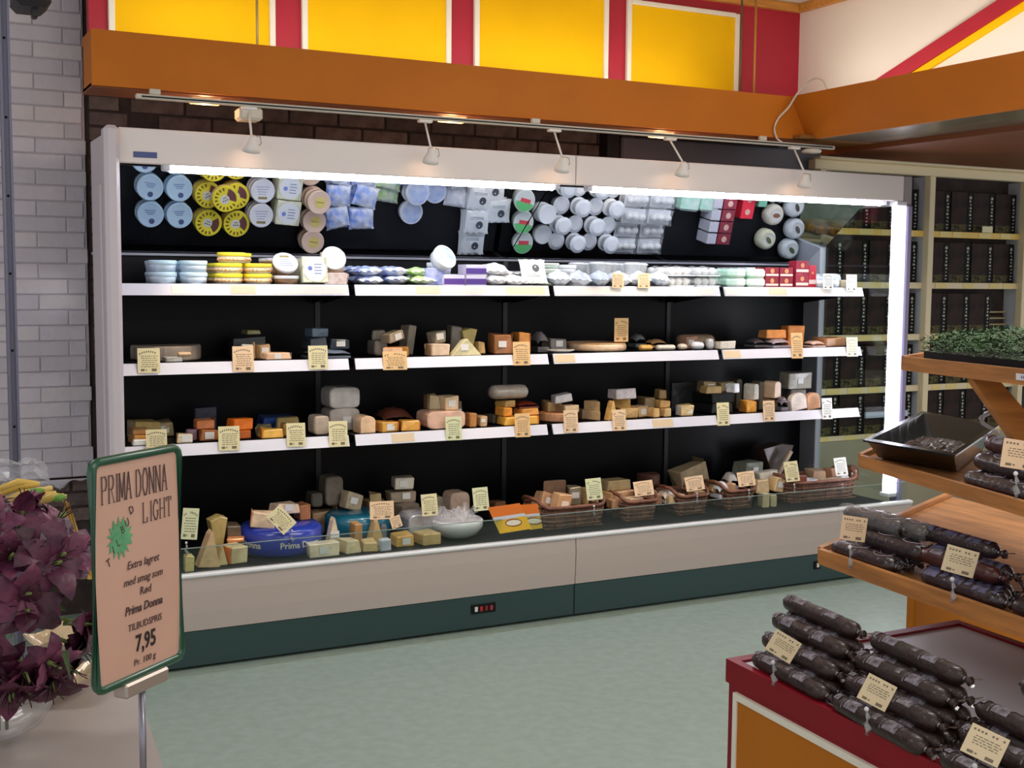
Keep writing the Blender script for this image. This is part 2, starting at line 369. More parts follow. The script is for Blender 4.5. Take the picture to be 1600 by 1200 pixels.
# shelves
secs = [(XL_+.01, 1.765), (1.795, 2.74), (2.77, 3.715), (3.745, 4.66)]
TOPZ = {1: 1.472, 2: 1.156, 3: .826, 0: .345}
SHM = mat('0c0d11', .5, spec=.25)
INS = [mat('eadfd2', .5), mat('e2c9a4', .5), mat('e9b8a0', .5), mat('dcd9cf', .5), mat('d9c6ea', .5)]
for lev, zt in ((1, 1.472), (2, 1.156), (3, .826)):
    zb = zt-.046
    for i, (xa, xb) in enumerate(secs):
        sh = MB().box(xa, 4.945, zt-.022, xb, 5.385, zt-.004).build('shelf', SHM, case)
        j = MB(); j.add([(xa, 4.922, zb), (xb, 4.922, zb), (xb, 4.938, zt), (xa, 4.938, zt), (xa, 4.930, zb), (xb, 4.930, zb), (xb, 4.946, zt), (xa, 4.946, zt)],
                        [(0, 1, 2, 3), (7, 6, 5, 4), (0, 4, 5, 1), (1, 5, 6, 2), (2, 6, 7, 3), (3, 7, 4, 0)])
        j.build('price_rail', RAILW, sh)
        for xx in (xa+.01, xb-.014):
            MB().add([(xx, 5.39, zt-.09), (xx, 5.39, zt-.02), (xx, 4.98, zt-.02), (xx, 4.98, zt-.04), (xx+.004, 5.39, zt-.09), (xx+.004, 5.39, zt-.02), (xx+.004, 4.98, zt-.02), (xx+.004, 4.98, zt-.04)],
                     [(0, 1, 2, 3), (7, 6, 5, 4), (0, 4, 5, 1), (1, 5, 6, 2), (2, 6, 7, 3), (3, 7, 4, 0)]).build('bracket', BLACK, sh)
        strips = {1: [[(268, 313, 0), (360, 400, 2), (420, 540, 0)], [(650, 688, 2), (690, 758, 3), (790, 852, 1)], [(868, 950, 0), (950, 1060, 3), (1065, 1118, 0)], [(1134, 1200, 0), (1202, 1230, 2), (1235, 1340, 3)]],
                  2: [[], [], [(864, 900, 1)], [(1127, 1160, 1)]], 3: [[], [(612, 648, 1)], [(1024, 1056, 1)], []]}[lev][i]
        for a, b, c in strips:
            x0, x1 = aY(a, 450, 4.928).x, aY(b, 450, 4.928).x
            x0 = max(x0, xa+.005); x1 = min(x1, xb-.005)
            MB().quad([(x0, 4.9225, zb+.006), (x1, 4.9225, zb+.006), (x1, 4.9355, zt-.004), (x0, 4.9355, zt-.004)], -.002).build('label_strip', INS[c], sh)

# ================================================================== SPOT TRACK
tr = MB().box(.85, 4.655, 2.150, 4.19, 4.68, 2.168, b=.003).build('light_track', mat('cfc6b8', .4)); tag(tr, 'white lighting track along the lower edge of the orange fascia', 'track')
MB().box(.87, 4.652, 2.156, 4.17, 4.656, 2.161).build('slot', BLACK, tr)
for x in (.92, 2.52, 3.75): MB().box(x-.02, 4.66, 2.168, x+.02, 4.68, 2.19, b=.003).build('mounting_clip', mat('cfc6b8', .4), tr)
MB().box(1.235, 4.66, 2.10, 1.325, 4.75, 2.15, b=.01).build('connector_box', mat('d8cdbd', .4), tr)
j = MB(); j.lathe([(.03, 0), (.05, -.01), (.045, -.02), (.0, -.022)], 16, 0, Matrix.Translation((4.05, 4.668, 2.148))); j.build('end_feed', mat('d8cdbd', .4), tr)
spots = [((389, 178), (393, 232)), ((664, 190), (673, 250)), ((866, 205), (878, 263)), ((1047, 216), (1066, 270)), ((1241, 232), (1257, 287))]
shade_prof = [(.012, .05), (.016, .045), (.018, .03), (.030, .008), (.034, -.012), (.031, -.012), (.026, .0), (.0, .003)]
tgt = [(1.25, 5.0, .9), (2.05, 5.0, .95), (2.70, 5.0, 1.0), (3.35, 5.0, 1.0), (4.15, 5.0, 1.05)]
warm = mat('efe6e0', .35)
for i, (a, b) in enumerate(spots):
    p = aY(*a, 4.668); p.z = 2.15; q = aY(*b, 4.60)
    r = empty('track_spotlight', p); tag(r, 'small white spotlight on the track, %s from the left' % ORD[i], 'spotlight', 'spotlights on the track')
    L_ = lambda v: Vector(v)-p
    MB().box(-.03, -.014, -.012, .03, .014, 0, b=.003).build('adapter', warm, r)
    MB().cyl((0, 0, -.01), L_(q)+Vector((0, 0, .05)), .0045, 8).build('stem', warm, r)
    d = (Vector(tgt[i])-q).normalized(); Mq = (-d).to_track_quat('Z', 'Y').to_matrix().to_4x4(); Mq.translation = L_(q)
    MB().lathe(shade_prof, 20, 0, Mq).build('lamp_shade', warm, r)
    pts = [L_(q)+Vector((.012, 0, .05)), L_(q)+Vector((.034, 0, .045)), L_(q)+Vector((.038, 0, .02)), L_(q)+Vector((.026, 0, .012))]
    MB().tube(pts, .0018, 5).build('bail', STEEL, r)
    MB().lathe([(.0, .001), (.022, 0), (.022, -.003), (0, -.003)], 14, 0, Mq @ Matrix.Translation((0, 0, -.004))).build('bulb', emit('ffd9b0', 14), r)
    l = bpy.data.lights.new('spot', 'SPOT'); l.energy = SPOT_W; l.spot_size = R_(62); l.spot_blend = .7; l.color = (1, .78, .56); l.shadow_soft_size = .03
    lo = bpy.data.objects.new('spot_lamp', l); COL.objects.link(lo); lo.location = q+d*.03; lo.rotation_euler = d.to_track_quat('-Z', 'Y').to_euler()
for i, a in enumerate(((322, 168), (708, 190), (1035, 213))):
    x = aY(*a, 4.78).x
    o = MB().box(x-.06, 4.76, 2.165, x+.06, 4.82, 2.185, b=.006).build('under_beam_lamp', emit('ffc98a', 3.0 if i else 1.0)); tag(o, ('left', 'middle', 'right')[i]+' small lamp glowing under the orange fascia', 'lamp', 'lamps under the fascia')
    l = bpy.data.lights.new('glow', 'POINT'); l.energy = 1.1; l.color = (1, .62, .3); l.shadow_soft_size = .02
    lo = bpy.data.objects.new('glow', l); COL.objects.link(lo); lo.location = (x, 4.80, 2.15)
# cable at the corner of the beam
pts = [aY(x, y, Y) for x, y, Y in ((1292, 138, 4.40), (1287, 127, 4.45), (1276, 122, 4.5), (1262, 128, 4.55), (1246, 146, 4.6), (1232, 168, 4.64), (1217, 184, 4.66), (1210, 200, 4.665), (1214, 216, 4.668), (1222, 222, 4.668))]
def smooth(pts, n=4):
    out = []
    for i in range(len(pts)-1):
        p0, p1, p2, p3 = pts[max(i-1, 0)], pts[i], pts[i+1], pts[min(i+2, len(pts)-1)]
        for k in range(n):
            t = k/n; out.append(.5*((2*p1)+(p2-p0)*t+(2*p0-5*p1+4*p2-p3)*t*t+(3*p1-p0-3*p2+p3)*t**3))
    return out+[pts[-1]]
tag(MB().tube(smooth(pts), .0045, 8).build('power_cable', mat('e2d6c8', .5)), 'white power cable looping over the corner of the orange fascia', 'cable')
# dark post and grey cover on the wall behind the case
o = MB().box(3.40, 5.5, 0, 3.47, 5.59, 2.6, b=.004).build('wall_post', mat('1c1a1e', .5)); tag(o, 'dark post against the brown brick behind the case top', 'post')
o = MB().box(3.50, 5.52, 2.10, 4.95, 5.59, 2.26, b=.01).build('pipe_cover', mat('77747c', .45)); tag(o, 'grey metal duct cover behind the right half of the case top', 'duct')
o = MB().box(4.0, 5.15, 2.06, 4.75, 5.35, 2.10, b=.01).build('roof_box', mat('2e2a30', .6)); tag(o, 'low dark box lying on the roof of the display case', 'box')

# ================================================================== SHELVING ON THE RIGHT
su = empty('wall_shelving'); tag(su, 'cream and grey shelving unit with rows of dark boxes right of the case', 'shelving')
CRW = mat('eddab2', .45); GRW = mat('c9cbd0', .45)
MB().box(4.75, 5.44, 2.145, 7.2, 5.50, 2.20, b=.004).build('top_rail', CRW, su)
MB().box(4.75, 5.40, 2.2, 7.2, 5.46, 2.215, b=.003).build('cornice', CRW, su)
MB().box(4.75, 5.86, .5, 7.2, 5.88, 2.2).build('back', mat('1d191a', .7), su)
for x in (4.80, 5.665, 6.50):
    MB().box(x, 5.45, .56, x+.045, 5.50, 2.145, b=.003).build('upright', CRW, su)
    MB().box(x+.01, 5.50, .56, x+.035, 5.86, 2.145).build('side_wall', GRW, su)
MB().box(4.80, 5.46, 0, 7.2, 5.86, .56, b=.004).build('base_cabinet', mat('a39a80', .6, .05, 4), su)
SZ = [1.83, 1.515, 1.20, .885, .60]
YRAIL = mat('f0c860', .45); TAGM = mat('efd68a', .5)
for lev, z in enumerate(SZ):
    for (xa, xb) in ((4.85, 5.66), (5.71, 6.50), (6.545, 7.2)):
        s_ = MB().box(xa, 5.50, z-.035, xb, 5.86, z-.018).build('shelf', CRW, su)
        MB().box(xa, 5.485, z-.05, xb, 5.50, z-.012, b=.002).build('price_rail', CRW if lev else YRAIL, s_)
        n = 0; x = xa+.02+.07*random.random()
        while x < xb-.12 and n < 5:
            w = random.choice((.07, .09, .11)); MB().box(x, 5.482, z-.047, x+w, 5.485, z-.014).build('shelf_label', TAGM, s_); x += w+random.uniform(.02, .16); n += 1
BXB = [mat('3c2620', .6, .6, 9, c2='17100f', spec=.2), mat('27201a', .4, .6, 18, c2='140d0f', coat=.3)]
scr = mat('b9b4aa', .5); bandm = mat('0a0909', .6, spec=.2)
gm = mat('6a6238', .6, .8, 40, c2='1c1511', spec=.2)
def dark_box():
    b = MB().box(0, 0, 0, .186, .24, .255, b=.002).build('dark_box', BXB[0])
    kid(b, MB().box(.14, -.0015, .002, .184, 0, .253).build('black_band', bandm, b))
    j = MB(); random.seed(3)
    for k in range(9):
        z = .025+k*.021; w = random.uniform(.008, .02); xx = .162-w/2+random.uniform(-.004, .004)
        j.box(xx, -.0028, z, xx+w, -.0016, z+random.uniform(.006, .014))
    j.lathe([(.011, 0), (.011, .001), (0, .001)], 8, 0, Matrix.Translation((.16, -.0018, .222)) @ Matrix.Rotation(pi/2, 4, 'X')); kid(b, j.build('script_print', scr, b))
    kid(b, MB().box(.004, -.0012, .004, .139, 0, .055).build('herb_picture', gm, b))
    return b
proto = None
for lev, z in enumerate(SZ[:5]):
    for bay, xs in (('left', [4.86+.002+k*.196 for k in range(4)]), ('right', [5.722+k*.193 for k in range(4)])):
        for k, x in enumerate(xs):
            if bay == 'right' and lev == 2 and k == 3: continue
            if proto is None: proto = b = dark_box()
            else: b = dup(proto)
            b.location = (x, 5.515+random.uniform(-.004, .004), z-.018)
            tag(b, 'dark printed carton, %s from left in %s bay, %s shelf from the top' % (ORD[k], bay, ORD[lev]), 'carton', 'dark cartons on the wall shelving')
o = empty('shelf_tray', (6.31, 5.55, 1.182)); tag(o, 'clear sided tray beside the cartons, right end of the third wall shelf', 'tray')
j = MB(); j.box(0, 0, 0, .17, .2, .01); j.build('base', CRW, o)
for z in (.05, .09, .13): MB().box(0, 0, z, .17, .004, z+.01, b=.001).build('slat', mat('b9a878', .5), o)
MB().box(.0, .01, .01, .17, .19, .12, b=.01).build('contents', mat('2e1f18', .6, .5, 30), o)
p = aY(1543, 351, 5.48)
tag(MB().box(p.x-.045, 5.478, 1.819, p.x+.045, 5.4815, 1.858).build('shelf_sign', mat('efe6b8', .5)), 'small cream name sign on the top rail of the wall shelving', 'sign')
o = MB().box(5.25, 5.50, .68, 5.6, 5.513, .72, b=.003).build('silver_holder', mat('aab4c4', .25, metal=.5)); tag(o, 'silver strip holder on the lowest wall shelf seen through the end glass', 'holder')
# yellow picture leaning below
p = aY(1463, 780, 5.40)
o = MB().box(p.x-.14, 5.40, .335, p.x+.15, 5.455, .56, b=.01).build('pasta_bag', mat('c98f2a', .35, .9, 26, .4, c2='5a3410', coat=.5)); tag(o, 'yellow and brown patterned bag leaning below the wall shelving', 'bag')
# wood band on the wall over the shelving
tag(MB().box(4.6, 5.58, 2.22, 7.4, 5.60, 2.6).build('wood_panelling', mat('4a2f22', .5, .4, 5, stretch=(9, 1, .4))), kind='structure')

# ================================================================== PRINT, CARDS, TEXT
INK = mat('2a2420', .6); INKL = mat('7a6b58', .6)
def print_mesh(seed, wide=False):
    random.seed(seed); j = MB()
    n = 9
    for k in range(n):
        a = (k-(n-1)/2)/(n-1); x = a*.78; z = .86-a*a*.35*(0 if wide else 1)
        if random.random() < .12: continue
        j.box(x-.030, -.0002, z-.034, x+.024, 0, z+.034)
    for r in range(6 if not wide else 4):
        z = .68-r*.085; x = -.36+random.random()*.08
        while x < .34:
            w = random.uniform(.05, .16); j.box(x, -.0002, z-.014, min(x+w, .4), 0, z+.014); x += w+.035
    j.box(-.36, -.0002, .08, -.2, 0, .17); j.box(-.16, -.0002, .1, -.1, 0, .15); j.box(.12, -.0002, .07, .34, 0, .18)
    return j.mesh('print', INKL)
PM = [print_mesh(k) for k in range(3)]+[print_mesh(9, True)]
random.seed(11)
def attach_print(o, w, h, k=0, y=-.0013):
    p = bpy.data.objects.new('print', PM[k]); COL.objects.link(p); p.parent = o; p.location = (0, y, 0); p.scale = (w, 1, h); return p
CC = {'b': 'dcc6a2', 'y': 'ebe0b0', 'p': 'f0cda6', 'o': 'efc48a', 'w': 'eef0ea', 'g': 'dde0b4'}
def card(x0, x1, y0, y1, Y, c, where, tilt=0, lean=.12, look=None):
    xm, ym = (x0+x1)/2, (y0+y1)/2; p = aY(xm, y1, Y); s = depth(p)/FPX
    w, h = (x1-x0)*s*1.06, (y1-y0)*s
    o = MB().box(-w/2, -.0012, 0, w/2, 0, h, b=.0004).build('price_card', mat(CC[c], .5))
    attach_print(o, w, h, random.randrange(3)); put(o, (p.x, Y, p.z), -.10, -lean, tilt)
    kind = {'y': 'pale yellow', 'p': 'peach', 'o': 'pale orange', 'w': 'white', 'g': 'yellow-green'}[c]
    return tag(o, (look or kind+' price card')+' '+where, 'price card', 'price cards in the cheese case')
def qcard(pts, D, c, label, lean=0, k=3):
    P = [aD(x, y, D+(lean if i < 2 else 0)) for i, (x, y) in enumerate(pts)]      # TL, TR, BR, BL
    u = ((P[1]-P[0])+(P[2]-P[3]))/2; v = ((P[0]-P[3])+(P[1]-P[2]))/2; w, h = u.length, v.length
    ux = u.normalized(); nn = ux.cross(v).normalized(); vz = nn.cross(ux)   # nn = towards viewer? keep right handed
    o = MB().box(-w/2, -.0014, 0, w/2, 0, h, b=.0004).build('price_card', mat(CC[c], .5))
    Mx = Matrix((ux, -nn, vz)).transposed().to_4x4(); Mx.translation = (P[2]+P[3])/2; o.matrix_world = Mx
    attach_print(o, w, h, k, -.0015); return tag(o, label, 'price card')

# ================================================================== CHEESES
def sector(w, d, n=5):
    r = d; pts = []
    a = math.atan2(w/2, d)
    for k in range(n+1): t = -a+2*a*k/n; pts.append((sin(t)*math.hypot(w/2, d), -cos(t)*math.hypot(w/2, d)))
    pts.append((0, 0)); return [(x, y+d/2) for x, y in pts]
def cheese_geo(kind, w, d, h):
    j = MB()
    if kind == 'b':
        j.box(-w/2, -d/2, 0, w/2, d/2, h, b=.004, jit=min(w, d, h)*.08)
        sl = random.uniform(-.26, .26); tp_ = random.uniform(-.12, .06); dg = random.uniform(-.2, .2)
        j.v = [(x*(1+tp_*z/h)+dg*y*.5, y, z if z < h*.5 else z-abs(sl)*h*(.5+math.copysign(x/w, sl))) for x, y, z in j.v]
    elif kind == 'w': j.prism(sector(w, d), 0, h, inset=.003)
    elif kind == 'W': j.prism([(-x, -y) for x, y in sector(w, d)], 0, h, inset=.003)
    elif kind == 'v':
        Mx = Matrix.Translation((0, -d/2, 0)) @ Matrix.Rotation(pi/2, 4, 'X')
        j.prism([(-w/2, 0), (w/2, 0), (w*.38, h*.25), (w*.02, h), (-w*.1, h*.9)], -d, 0, M_=Mx, inset=.003)
    elif kind == 'V':
        Mx = Matrix.Translation((0, -d/2, 0)) @ Matrix.Rotation(pi/2, 4, 'X')
        j.prism([(-w*.1, 0), (w*.1, 0), (w/2, h*.95), (w*.1, h), (-w/2, h*.9)], -d, 0, M_=Mx, inset=.003)
    elif kind == 'h':
        j.prism([(w/2*cos(pi*k/12), -d/2+d*sin(pi*k/12)) for k in range(13)], 0, h, inset=.005)
    elif kind == 'H':
        j.prism([(w/2*cos(pi+pi*k/12), d/2+d*sin(pi+pi*k/12)) for k in range(13)], 0, h, inset=.005)
    elif kind == 'q':
        j.lathe([(w/2-.012, 0), (w/2-.003, .004), (w/2, h*.3), (w/2, h*.7), (w/2-.003, h-.004), (w/2-.014, h)], 28, ell=d/w)
    elif kind == 'l':
        r = h/2; pr = [(0, -w/2), (r*.6, -w/2+r*.12), (r*.93, -w/2+r*.45), (r, -w/2+r), (r, w/2-r), (r*.93, w/2-r*.45), (r*.6, w/2-r*.12), (0, w/2)]
        j.lathe(pr, 14, M_=Matrix.Translation((0, 0, r)) @ Matrix.Rotation(pi/2, 4, 'Y') @ Matrix.Scale(min(1.6, d/h), 4, (0, 1, 0)))
    elif kind == 'f':
        Mx = Matrix.Translation((0, d/2, h/2)) @ Matrix.Rotation(pi/2, 4, 'X'); pts = []
        for k in range(20):
            t = 2*pi*k/20; c_, s_ = cos(t), sin(t); pts.append((math.copysign(abs(c_)**.42, c_)*w/2, math.copysign(abs(s_)**.42, s_)*h/2))
        j.prism(pts, 0, d, M_=Mx, inset=.006, smooth=False)
    elif kind == 'm':   # rounded top block
        Mx = Matrix.Translation((0, d/2, 0)) @ Matrix.Rotation(pi/2, 4, 'X')
        pts = [(-w/2, 0), (w/2, 0)]+[(w/2*cos(pi*k/8), h-w*.35+w*.35*sin(pi*k/8)) for k in range(9)]
        j.prism(pts, 0, d, M_=Mx, inset=.003)
    elif kind == 'p':   # film-wrapped pack with a rim
        def fn(u, v):
            return ((u-.5)*w, (v-.5)*d, h*(.25+.75*(min(1, 4*u*(1-u)+.1)*min(1, 4*v*(1-v)+.1))**.35)*(1+random.uniform(-.05, .05)))
        j.grid(fn, 10, 8); j.box(-w/2, -d/2, 0, w/2, d/2, h*.25)
    elif kind == 'g':   # plate with shallow rim
        j.lathe([(w*.3, 0), (w*.36, .004), (w*.5, h), (w*.49, h+.002), (w*.34, .008), (0, .007)], 28, ell=d/w)
    return j
LM = mat('e8e6e2', .4)
stick = None
def sticker(parent, x, y, z, s=1.0):
    o = MB().box(-.016*s, -.001, -.012*s, .016*s, 0, .012*s).build('price_label', LM, parent); o.location = (x, y, z)
    return o
placed = {0: [], 1: [], 2: [], 3: []}; cheeses = []
def cheese(lev, kind, x0, x1, y0, y1, Y, dep, c, look, rz=0, rx=0, ry=0, rind=None, lab=0, cat='cheese', z=None, name='cheese_piece', wrap=.35):
    ym = (y0+y1)/2
    for t in range(14):
        XR = aY(x1, ym, Y).x; XL = aY(x0, ym, Y+dep*.7).x; w = max(XR-XL, (XR-aY(x0, ym, Y).x)*.55, .022)
        cx = XR-w/2; p = aY(x1, y1, Y); s = depth(p)/FPX; h = max((y1-y0)*s - (dep*.07 if kind not in 'vVfm' else .0), .012)
        zb = p.z if z is None else z
        if zb < TOPZ[lev]+.02: zb = TOPZ[lev]
        box = [cx-w/2, cx+w/2, Y, Y+dep, zb, zb+h]
        hit = [q for q in placed[lev] if min(box[1], q[1])-max(box[0], q[0]) > .006 and min(box[3], q[3])-max(box[2], q[2]) > .006 and min(box[5], q[5])-max(box[4], q[4]) > .008]
        if not hit or z is not None: break
        # try: rest it on top of what it runs into, else slide back
        top = max(q[5] for q in hit)
        if top-zb < .028: zb = top; box[4], box[5] = zb, zb+h; break
        lim = 5.385 if lev else 5.38
        if Y+dep+.012 > lim: dep = max(.03, dep-.012); Y += .0 if dep > .03 else 0
        if Y+dep+.012 <= lim: Y += .012
    # drop on to the support below
    if z is None and zb > TOPZ[lev]+.001:
        sup = TOPZ[lev]
        for q in placed[lev]:
            ox = min(box[1], q[1])-max(box[0], q[0]); oy = min(box[3], q[3])-max(box[2], q[2])
            if ox > .15*w and oy > .1*dep and q[5] <= zb+.02: sup = max(sup, q[5])
        if zb-sup > .03 and sup <= TOPZ[lev]+.001:      # nothing below: it stands taller, on the shelf
            h += zb-sup if zb-sup < .12 else 0
        zb = sup
    placed[lev].append([cx-w/2, cx+w/2, Y, Y+dep, zb, zb+h])
    m = mat(c, .45, .13, 22, .22, coat=wrap, bscale=50)
    if kind == 'b' and rz == 0 and name == 'cheese_piece' and w < .16 and dep < .12: rz = random.uniform(-.22, .22)
    o = cheese_geo(kind, w, dep, h).build(name, m)
    put(o, (cx, Y+dep/2, zb+.0005), rz, rx, ry)
    if rind and kind in 'bwWhHq':
        rm = mat(rind, .6, .2, 20, .2)
        if kind == 'q' or kind in 'hH': pass
        if kind == 'b':
            sd = random.choice((-1, 1)); MB().box(sd*(w/2-.001), -dep/2+.002, .002, sd*(w/2+.0025), dep/2-.002, h-.002, b=.001).build('rind', rm, o)
        elif kind == 'w':
            sp = sector(w, dep)[:-1]; q = MB(); n = len(sp)
            vs = [(x, y, z_) for z_ in (.002, h-.002) for x, y in sp]+[(x*1.01, y-.003, z_) for z_ in (.002, h-.002) for x, y in sp]
            fs = [(2*n+i, 2*n+i+1, 3*n+i+1, 3*n+i) for i in range(n-1)]+[(i+1, i, n+i, n+i+1) for i in range(n-1)]+[(i, i+1, 2*n+i+1, 2*n+i) for i in range(n-1)]+[(n+i+1, n+i, 3*n+i, 3*n+i+1) for i in range(n-1)]+[(0, 2*n, 3*n, n), (n-1, 2*n-1, 4*n-1, 3*n-1)]
            q.add(vs, fs); q.build('rind', rm, o)
        else: MB().prism([(x*.97, y*.97) for x, y in [(w/2*cos(2*pi*k/20), dep/2*sin(2*pi*k/20)) for k in range(20)]] if kind == 'q' else [(w/2*.96*cos((0 if kind == 'h' else pi)+pi*k/12), (-dep/2 if kind == 'h' else dep/2)*.96+dep*.94*sin((0 if kind == 'h' else pi)+pi*k/12)) for k in range(13)], h-.001, h+.0015).build('rind', rm, o)
    if lab or (kind == 'b' and name == 'cheese_piece' and w > .05 and h > .03 and random.random() < .28): sticker(o, random.uniform(-.1, .1)*w, -dep/2-.002, h*.5, min(1.2, w/.05, h/.035))
    sec = 0
    if lev:
        for i, (xa, xb) in enumerate(secs):
            if cx > xa-.02: sec = i
    else: sec = 0 if cx < 1.75 else 1 if cx < 2.6 else 2 if cx < 3.6 else 3
    cheeses.append((lev, sec, cx, o, look, cat)); o['category'] = cat
    return o

CR, YE, OR, GY, WH, PE, OL, TN, BR = 'dcc7a4', 'e0b058', 'e27c30', '9a9184', 'e4dfd8', 'e6bc96', '9c9470', 'c7a67c', '6a3c28'
RD = '9a7a55'
# ---- second shelf from the top (lev 2)
A_ = cheese
A_(2, 'H', 207, 327, 531, 558, 5.02, .17, 'a3968a', 'half wheel with grey-brown rind', rind='7d7268')
A_(2, 'b', 255, 285, 549, 559, 4.96, .05, 'b9b6ae', 'small silver wrapped cheese lying before the half wheel', wrap=.8)
A_(2, 'l', 276, 300, 551, 559, 4.955, .03, TN, 'small tan cheese log')
A_(2, 'b', 357, 420, 519, 557, 5.16, .12, '15151a', 'black open box behind the pale cheeses', cat='box', name='black_box')
A_(2, 'b', 375, 398, 527, 556, 5.02, .06, WH, 'white cheese block standing', rind=TN)
A_(2, 'b', 398, 422, 527, 556, 5.02, .07, TN, 'tan speckled cheese block', lab=1)
A_(2, 'b', 411, 455, 543, 556, 4.96, .06, PE, 'flat cream cheese piece with label', rind='5c5a50', lab=1)
A_(2, 'b', 380, 407, 518, 527, 5.17, .07, '8d8a5c', 'olive cheese bar on the black box')
A_(2, 'p', 474, 548, 538, 555, 4.98, .13, '5b6575', 'blue-grey film packed cheese', cat='cheese', wrap=.9)
A_(2, 'b', 475, 510, 518, 539, 5.0, .1, '27303c', 'dark blue foil wrapped cheese', wrap=.9)
A_(2, 'b', 511, 548, 518, 539, 5.0, .1, '2c3646', 'dark blue foil cheese beside another', wrap=.9, lab=0)
A_(2, 'b', 479, 513, 500, 518, 5.03, .08, '4e6276', 'slate blue foil cheese topping its stack', wrap=.9)
A_(2, 'f', 577, 606, 528, 552, 5.05, .10, '7f776e', 'grey rinded cheese standing upright')
A_(2, 'b', 579, 606, 509, 529, 5.10, .08, '8d8479', 'grey cheese block on top')
A_(2, 'b', 598, 633, 520, 536, 4.99, .07, 'a3937c', 'brown-grey cheese with written label', rz=.3, ry=-.25, lab=1)
A_(2, 'b', 625, 645, 506, 540, 5.10, .07, '8a8172', 'tall grey-green cheese slab', ry=.15)
A_(2, 'w', 592, 628, 536, 553, 4.95, .07, 'e0924c', 'orange cheese wedge under the warm spot', rind=PE)
A_(2, 'W', 612, 650, 537, 553, 4.98, .08, 'e8a84e', 'golden orange cheese slice', rz=.3)
A_(2, 'b', 667, 703, 530, 551, 4.96, .08, 'e3c3a4', 'cream cheese block with dotted front', rind=RD)
A_(2, 'b', 671, 697, 507, 530, 5.02, .07, '948a78', 'grey-tan cheese block leaning', ry=-.12)
A_(2, 'b', 698, 720, 507, 530, 5.08, .07, '7e776c', 'dark grey cheese block', ry=.08)
A_(2, 'v', 702, 753, 527, 553, 4.955, .045, 'd8cfa0', 'pale triangle of cheese with dark rind', lab=1)
A_(2, 'V', 714, 746, 513, 540, 5.03, .08, 'b5a25c', 'olive yellow cheese wedge standing on its point')
A_(2, 'b', 738, 757, 530, 551, 5.02, .08, 'd8b478', 'pale yellow cheese block')
A_(2, 'b', 765, 802, 517, 551, 4.99, .11, 'b0764a', 'brown nut-crusted cheese', rind='8a5530')
A_(2, 'b', 801, 830, 516, 551, 4.99, .11, 'd08a3e', 'orange nut-crusted cheese', rind='a8622c')
A_(2, 'p', 830, 858, 515, 548, 5.08, .10, '6c6a6e', 'grey translucent pack of cheese', wrap=.9, lab=0)
A_(2, 'b', 850, 886, 519, 545, 5.10, .09, '77716e', 'grey-brown pack with pale label', wrap=.9, lab=1)
A_(2, 'q', 880, 998, 534, 553, 4.975, .32, 'e6c4a0', 'large flat pale cheese wheel', rind='d8ae82')
A_(2, 'g', 852, 906, 543, 550, 4.95, .12, 'dcd8d0', 'white shallow plate', cat='plate', name='plate', z=1.156)
A_(2, 'p', 985, 1010, 520, 532, 5.28, .08, '86868a', 'grey film packed cheese')
A_(2, 'p', 1010, 1042, 526, 540, 5.22, .08, 'd9a874', 'tan film packed cheese', lab=0)
A_(2, 'l', 997, 1023, 538, 549, 4.97, .06, 'd8a850', 'golden wrapped cheese roll', wrap=.8)
A_(2, 'l', 1024, 1058, 539, 549, 4.97, .05, 'dcd2c0', 'white wrapped cheese roll', wrap=.8)
A_(2, 'l', 1058, 1076, 537, 548, 4.98, .05, 'd9c9b4', 'short cream cheese roll', wrap=.8)
A_(2, 'l', 1078, 1103, 534, 548, 4.97, .06, 'e2e0e2', 'glossy white cheese roll', wrap=.8)
A_(2, 'q', 1102, 1118, 528, 546, 4.99, .045, 'cfd0d4', 'small round silver cheese', wrap=.8)
A_(2, 'b', 1118, 1149, 533, 547, 4.97, .06, 'ded6c8', 'white wrapped cheese bar', rind=TN, wrap=.8)
A_(2, 'l', 1056, 1123, 514, 536, 5.16, .12, 'a08a70', 'long brown cheese loaf at the back')
A_(2, 'b', 1064, 1091, 518, 538, 5.08, .05, 'b08468', 'brown cheese pack before the loaf', lab=1)
A_(2, 'p', 1168, 1196, 530, 545, 5.06, .09, '6e666c', 'dark grey film pack', wrap=.9)
A_(2, 'p', 1195, 1236, 530, 546, 4.98, .10, 'a89ca8', 'silver film pack on the rail', wrap=1.0)
A_(2, 'b', 1190, 1229, 513, 530, 5.02, .09, 'f0a25c', 'bright orange cheese block')
A_(2, 'b', 1224, 1256, 512, 546, 5.04, .09, 'e8924a', 'deep orange cheese block beside a card')
A_(2, 'p', 1258, 1290, 534, 545, 4.97, .09, 'd8b8a8', 'pale sliced meat pack', cat='meat pack', name='meat_pack')
A_(2, 'b', 1274, 1322, 527, 544, 4.98, .12, 'b08058', 'flat tray of dark red sliced meat', cat='meat pack', name='meat_pack', rind='6a2420', lab=0)
# ---- third shelf (lev 3)
A_(3, 'b', 202, 250, 655, 668, 5.12, .12, 'b09858', 'long olive yellow cheese block')
A_(3, 'b', 202, 238, 668, 684, 5.0, .10, 'd89c48', 'golden cheese block', rind='b07c38')
A_(3, 'b', 202, 236, 658, 669, 5.02, .1, 'c28c48', 'ochre cheese block on top')
A_(3, 'b', 236, 272, 657, 682, 5.06, .12, 'a8946c', 'pale brown cheese block')
A_(3, 'b', 206, 232, 682, 694, 4.95, .04, 'f0efe8', 'bright white wrapped cheese', wrap=.9)
A_(3, 'b', 276, 303, 679, 696, 4.955, .05, 'e8d2aa', 'cream cheese block near the sign', rind=RD)
A_(3, 'b', 302, 340, 646, 692, 5.16, .03, '1b2238', 'dark blue board behind orange cheese', cat='board', name='board')
A_(3, 'b', 290, 309, 671, 690, 5.02, .05, '8a6a78', 'purple wrapped cheese', wrap=.8)
